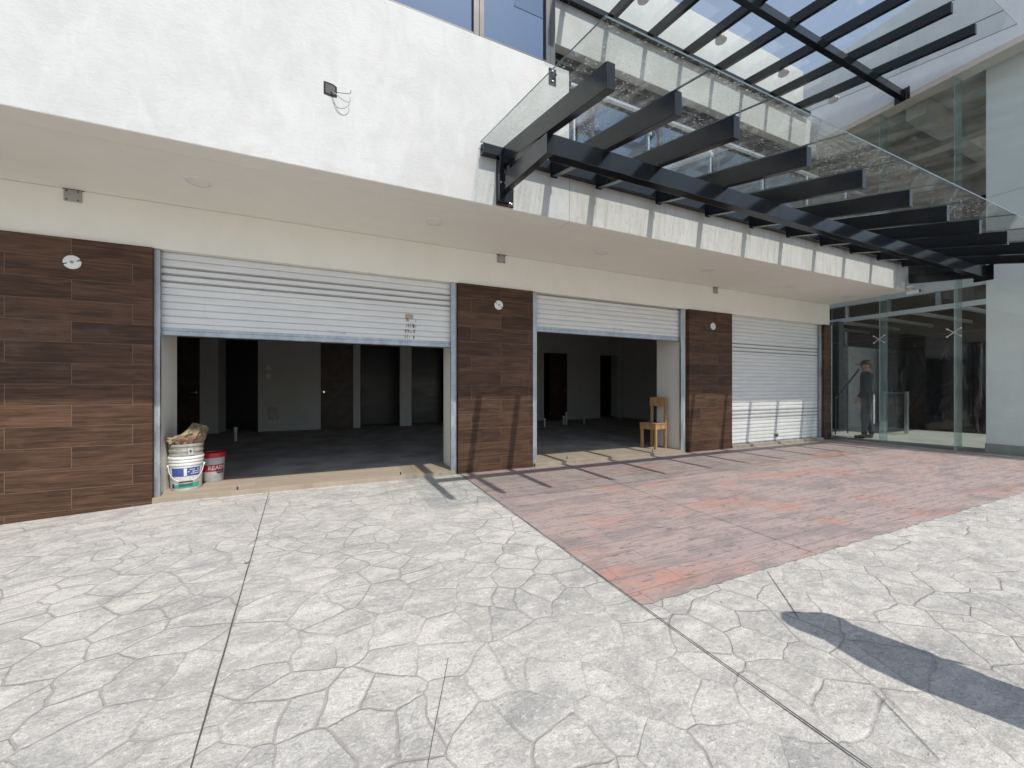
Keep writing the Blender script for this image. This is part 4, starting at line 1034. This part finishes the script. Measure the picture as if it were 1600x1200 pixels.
def on_sack(u, v):
    x, z = 0.062 + u, 0.055 + v + u * 0.10
    h = bvh.ray_cast(Vector((x * 0.97 - 0.02, -0.6, z)), Vector((0.035, 1, 0)).normalized())
    p = h[0] if h[0] is not None else Vector((x, -0.12, z))
    return (p.x, p.y - 0.0022, p.z)
text_mesh('lettering', 'MAPESI', 0.044, 'ink_red', T, on_sack)

lf = thing('dry_leaf', (-0.565, 3.03, 0.006), 'small curled brown leaf on the long saw cut in the grey pavement', 'leaf')
mb = MB()
L0 = [mb.bm.verts.new((0.032 * t - 0.016, 0.012 * math.sin(math.pi * t) ** 0.7, 0.004 + 0.012 * abs(2 * t - 1) ** 2)) for t in [i / 8 for i in range(9)]]
L1 = [mb.bm.verts.new((0.032 * t - 0.016, 0.0, 0.002 + 0.010 * abs(2 * t - 1) ** 2)) for t in [i / 8 for i in range(9)]]
L2 = [mb.bm.verts.new((0.032 * t - 0.016, -0.011 * math.sin(math.pi * t) ** 0.7, 0.006 + 0.012 * abs(2 * t - 1) ** 2)) for t in [i / 8 for i in range(9)]]
for a, b in ((L0, L1), (L1, L2)):
    for k in range(8): mb.bm.faces.new((a[k], a[k + 1], b[k + 1], b[k]))
mb.build('blade', 'stain_brown', lf, local=True)
MB().tube([(0.016, 0, 0.012), (0.028, 0.003, 0.006), (0.036, 0.006, 0.001)], 0.0012, 6).build('stalk', 'rust', lf, local=True)

# ------------------------------------------------------------------ people
def skin_mesh(name, joints, bones, mat, parent, root=0, sub=2):
    me = bpy.data.meshes.new(name)
    me.from_pydata([j[0] for j in joints], bones, [])
    o = bpy.data.objects.new(name + '_rig', me); COL.objects.link(o)
    md = o.modifiers.new('skin', 'SKIN'); md.use_smooth_shade = True
    sv = me.skin_vertices[0].data
    for i, (p, rad) in enumerate(joints):
        sv[i].radius = rad if isinstance(rad, tuple) else (rad, rad)
        sv[i].use_root = (i == root)
    ss = o.modifiers.new('sub', 'SUBSURF'); ss.levels = sub; ss.render_levels = sub
    dg = bpy.context.evaluated_depsgraph_get()
    m2 = bpy.data.meshes.new_from_object(o.evaluated_get(dg))
    bpy.data.objects.remove(o)
    m2.name = name
    for p in m2.polygons: p.use_smooth = True
    m2.materials.clear(); m2.materials.append(M[mat])
    ob = bpy.data.objects.new(name, m2); COL.objects.link(ob)
    ob.parent = parent
    return ob

def person(loc, rz, label, arm_l, arm_r, shirt='cloth_dark', stride=0.08):
    """faces local -Y; arm_* = (elbow, wrist, finger direction)"""
    T = thing('person', loc, label, 'person', rz=rz)
    J = []; E = []
    EK = []; mode = ['torso']
    def add(p, r, par=None):
        J.append((p, r)); i = len(J) - 1
        if par is not None: E.append((par, i)); EK.append(mode[0])
        return i
    pel = add((0, 0, 0.96), (0.15, 0.105))
    wai = add((0, 0.0, 1.12), (0.135, 0.10), pel); che = add((0, 0.0, 1.32), (0.155, 0.115), wai); upc = add((0, 0.01, 1.43), (0.13, 0.09), che)
    mode[0] = 'head'; nek = add((0, 0.0, 1.52), 0.055, upc); ja = add((0, -0.02, 1.585), (0.062, 0.075), nek); hd = add((0, -0.01, 1.66), (0.076, 0.094), ja); tp = add((0, 0.0, 1.725), (0.06, 0.078), hd)
    for s, arm in ((-1, arm_l), (1, arm_r)):
        mode[0] = 'arm'; sh = add((s * 0.175, 0.01, 1.42), 0.062, upc)
        el = add(arm[0], 0.043, sh); mid = add(tuple((Vector(arm[0]) * 0.55 + Vector(arm[1]) * 0.45)), 0.039, el); wr = add(arm[1], 0.027, mid)
        mode[0] = 'hand'; d = Vector(arm[2]).normalized(); side = Vector((0, -1, 0)) - d * d.dot(Vector((0, -1, 0)))
        side = side.normalized() if side.length > 0.1 else Vector((1, 0, 0))
        w = Vector(arm[1]); pm = w + d * 0.06
        pa = add(tuple(pm), (0.022, 0.036), wr)
        for q, ln in ((-0.028, 0.062), (-0.009, 0.078), (0.010, 0.083), (0.028, 0.074)):
            b = pm + d * 0.035 + side * -q
            k1 = add(tuple(b), 0.0095, pa); k2 = add(tuple(b + d * ln * 0.55 + Vector((-s * 0.008, 0, 0))), 0.0085, k1)
            add(tuple(b + d * ln + Vector((-s * 0.024, 0, 0))), 0.007, k2)
        t1 = add(tuple(w + d * 0.03 + side * 0.035), 0.011, wr); t2 = add(tuple(w + d * 0.065 + side * 0.055), 0.0095, t1); add(tuple(w + d * 0.09 + side * 0.058), 0.008, t2)
        mode[0] = 'leg'; hp = add((s * 0.09, 0, 0.90), 0.088, pel); kn = add((s * 0.105, -0.02 - s * stride * 0.5, 0.50), 0.058, hp)
        cf = add((s * 0.108, 0.015 - s * stride * 0.75, 0.36), 0.054, kn); an = add((s * 0.11, 0.02 - s * stride, 0.09), 0.038, cf)
        mode[0] = 'foot'; add((s * 0.115, -0.05 - s * stride, 0.045), (0.042, 0.04), an)
    body = skin_mesh('body', J, E, 'skin', T, pel)
    # clothes are grown outwards from the body surface, chosen by the bone each patch belongs to
    kinds = {}
    for (a, b), k in zip(E, EK): kinds[(a, b)] = k
    def nearest(p):
        best = None
        for (a, b), k in kinds.items():
            A, Bv = Vector(J[a][0]), Vector(J[b][0]); d = Bv - A
            t = max(0, min(1, (p - A).dot(d) / max(d.dot(d), 1e-9)))
            ra = J[a][1] if not isinstance(J[a][1], tuple) else sum(J[a][1]) / 2
            rb = J[b][1] if not isinstance(J[b][1], tuple) else sum(J[b][1]) / 2
            v = (p - A - d * t).length - (ra + (rb - ra) * t)
            if best is None or v < best[0]: best = (v, k)
        return best[1]
    def garment(nm, mt, test, off):
        bm = bmesh.new(); bm.from_mesh(body.data); bm.normal_update()
        kill = [f for f in bm.faces if not test(f.calc_center_median(), nearest(f.calc_center_median()))]
        bmesh.ops.delete(bm, geom=kill, context='FACES')
        bm.normal_update()
        nrm = {v: v.normal.copy() for v in bm.verts}
        for v in bm.verts: v.co += nrm[v] * (off + 0.004 * mnoise.noise(v.co * 11))
        bmesh.ops.smooth_vert(bm, verts=[v for v in bm.verts if v.is_boundary], factor=0.5, use_axis_x=True, use_axis_y=True, use_axis_z=True)
        me = bpy.data.meshes.new(nm); bm.to_mesh(me); bm.free()
        me.materials.append(M[mt])
        for p in me.polygons: p.use_smooth = True
        o = bpy.data.objects.new(nm, me); COL.objects.link(o); o.parent = T
        return o
    garment('jacket', shirt, lambda c, k: k in ('torso', 'arm') or (k == 'leg' and c.z > 0.86), 0.024)
    garment('trousers', 'cloth_navy', lambda c, k: (k == 'leg' and c.z > 0.07) or (k == 'torso' and c.z < 1.04), 0.013)
    for s in (-1, 1):
        skin_mesh('shoe', [((s * 0.112, 0.05 - s * stride, 0.055), (0.045, 0.05)), ((s * 0.115, -0.06 - s * stride, 0.045), (0.048, 0.04)), ((s * 0.118, -0.16 - s * stride, 0.036), (0.044, 0.032))], [(0, 1), (1, 2)], 'shoe_black', T)
    # face, hair and cap
    MB().prism([(-0.115, 1.625), (-0.100, 1.665), (-0.098, 1.62)], 'X', -0.011, 0.011).build('nose', 'skin', T, 0.002, local=True)
    for s in (-1, 1):
        MB().lathe([(0.004, -0.108), (0.010, -0.105), (0.010, -0.092)], (s * 0.032, 0, 1.665), 10, axis='Y').build('eye', 'hair_black', T, smooth=True, local=True)
        MB().lathe([(0.012, s * 0.078), (0.026, s * 0.084), (0.022, s * 0.094), (0.01, s * 0.09)], (0, 0.005, 1.645), 12, axis='X').build('ear', 'skin', T, smooth=True, local=True)
    MB().box(-0.022, 0.022, -0.104, -0.094, 1.588, 1.597).build('mouth', 'rust', T, 0.002, local=True)
    hairp = [(0.086 * math.cos(t) + 0.002, 1.665 + 0.085 * math.sin(t)) for t in [math.pi * i / 12 for i in range(13)]]
    mb = MB(); rings = []
    for j in range(7):
        t = j / 6; z = 1.69 + 0.105 * math.sin(t * math.pi / 2); rr = math.cos(t * math.pi / 2 * 0.96)
        rings.append([mb.bm.verts.new((0.094 * rr * math.cos(2 * math.pi * k / 28), -0.003 + 0.112 * rr * math.sin(2 * math.pi * k / 28), z)) for k in range(28)])
    for a, b in zip(rings, rings[1:]):
        for k in range(28): mb.bm.faces.new((a[k], a[(k + 1) % 28], b[(k + 1) % 28], b[k]))
    mb.bm.faces.new(rings[-1])
    cap = mb.build('cap', 'cloth_dark', T, smooth=True, local=True)
    mb = MB(); out = []
    n = 14
    for k in range(n + 1):
        a = math.pi * k / n
        out.append((0.088 * math.cos(a), -0.075 - 0.13 * math.sin(a) ** 0.8))
    mb.prism([(x, y) for x, y in out], 'Z', 1.690, 1.698)
    mb.build('cap_brim', 'cloth_dark', cap, 0.002, local=True)
    mb = MB(); rings = []
    for j in range(4):
        z = 1.60 + 0.03 * j
        rings.append([mb.bm.verts.new((0.084 * math.cos(a), 0.002 + 0.104 * math.sin(a), z)) for a in [math.pi * (0.02 + 0.96 * k / 16) for k in range(17)]])
    for a, b in zip(rings, rings[1:]):
        for k in range(16): mb.bm.faces.new((a[k], a[k + 1], b[k + 1], b[k]))
    mb.build('hair', 'hair_black', T, smooth=True, local=True)
    return T
rel_l = ((-0.205, 0.03, 1.15), (-0.205, -0.04, 0.91), (0.0, -0.15, -1)); rel_r = ((0.205, 0.03, 1.15), (0.205, -0.04, 0.91), (0.0, -0.15, -1))
person((10.95, 4.72, 0.005), R(-148), 'man in a dark cap and jacket standing inside the glass lobby', rel_l, ((0.24, -0.02, 1.15), (0.23, -0.16, 0.94), (0, -0.5, -1)))
person((2.37, 0.04, 0.0), R(72), 'bystander in a cap who casts the long shadow on the flagstones', ((-0.175, 0.0, 1.16), (-0.165, -0.03, 0.91), (0.0, -0.15, -1)), ((0.175, 0.0, 1.16), (0.165, -0.03, 0.91), (0.0, -0.15, -1)), stride=0.04)

# ------------------------------------------------------------------ world, sun, exposure
SD = Vector((0.24, -1.0, 1.55)).normalized()       # towards the sun
elev = math.asin(SD.z)
W = bpy.data.worlds.new('World'); SC.world = W; W.use_nodes = True
nt = W.node_tree; nt.nodes.clear(); g = G(nt)
sky = g.n('ShaderNodeTexSky', sky_type='NISHITA', sun_disc=False, sun_elevation=elev, sun_rotation=math.atan2(SD.x, SD.y), air_density=1.0, dust_density=0.7, ozone_density=1.0)
tc = g.n('ShaderNodeTexCoord').outputs['Generated']
sep = g.n('ShaderNodeSeparateXYZ', {0: tc})
zz = g.m('MAXIMUM', sep.outputs[2], 0.06)
flat = g.n('ShaderNodeCombineXYZ', {0: g.m('DIVIDE', sep.outputs[0], zz), 1: g.m('DIVIDE', sep.outputs[1], zz), 2: 0.0}).outputs[0]
c1 = g.noise(flat, 1.5, 9, 0.6, 0.5)
cl = g.ramp(c1, 0.46, 0.72)
wis = g.noise(g.scale(flat, (1, 2.5, 1), (0, 0, 0.6)), 3.2, 8, 0.62, 0.8)
cl = g.m('MAXIMUM', g.m('MULTIPLY', cl, 0.75), g.m('MULTIPLY', g.ramp(wis, 0.48, 0.8), 0.45))
cl = g.m('MAXIMUM', cl, 0.17)
skc = g.mix(cl, sky.outputs[0], (6.4, 6.2, 6.0))
bg = g.n('ShaderNodeBackground', {'Color': skc, 'Strength': 0.14})
g.n('ShaderNodeOutputWorld', {'Surface': bg.outputs[0]})
sl = bpy.data.lights.new('sun', 'SUN'); sl.energy = 3.35; sl.angle = R(0.55); sl.color = (1.0, 0.955, 0.885)
so = bpy.data.objects.new('sun', sl); COL.objects.link(so)
so.rotation_euler = (-SD).to_track_quat('-Z', 'Y').to_euler()
so.location = (3, -8, 14)
SC.view_settings.view_transform = 'Standard'
SC.view_settings.look = 'None'
SC.view_settings.exposure = 0.38
SC.view_settings.gamma = 1.0
SC.cycles.max_bounces = 10
SC.cycles.diffuse_bounces = 5
SC.cycles.transparent_max_bounces = 24
SC.cycles.caustics_reflective = False
SC.cycles.caustics_refractive = False
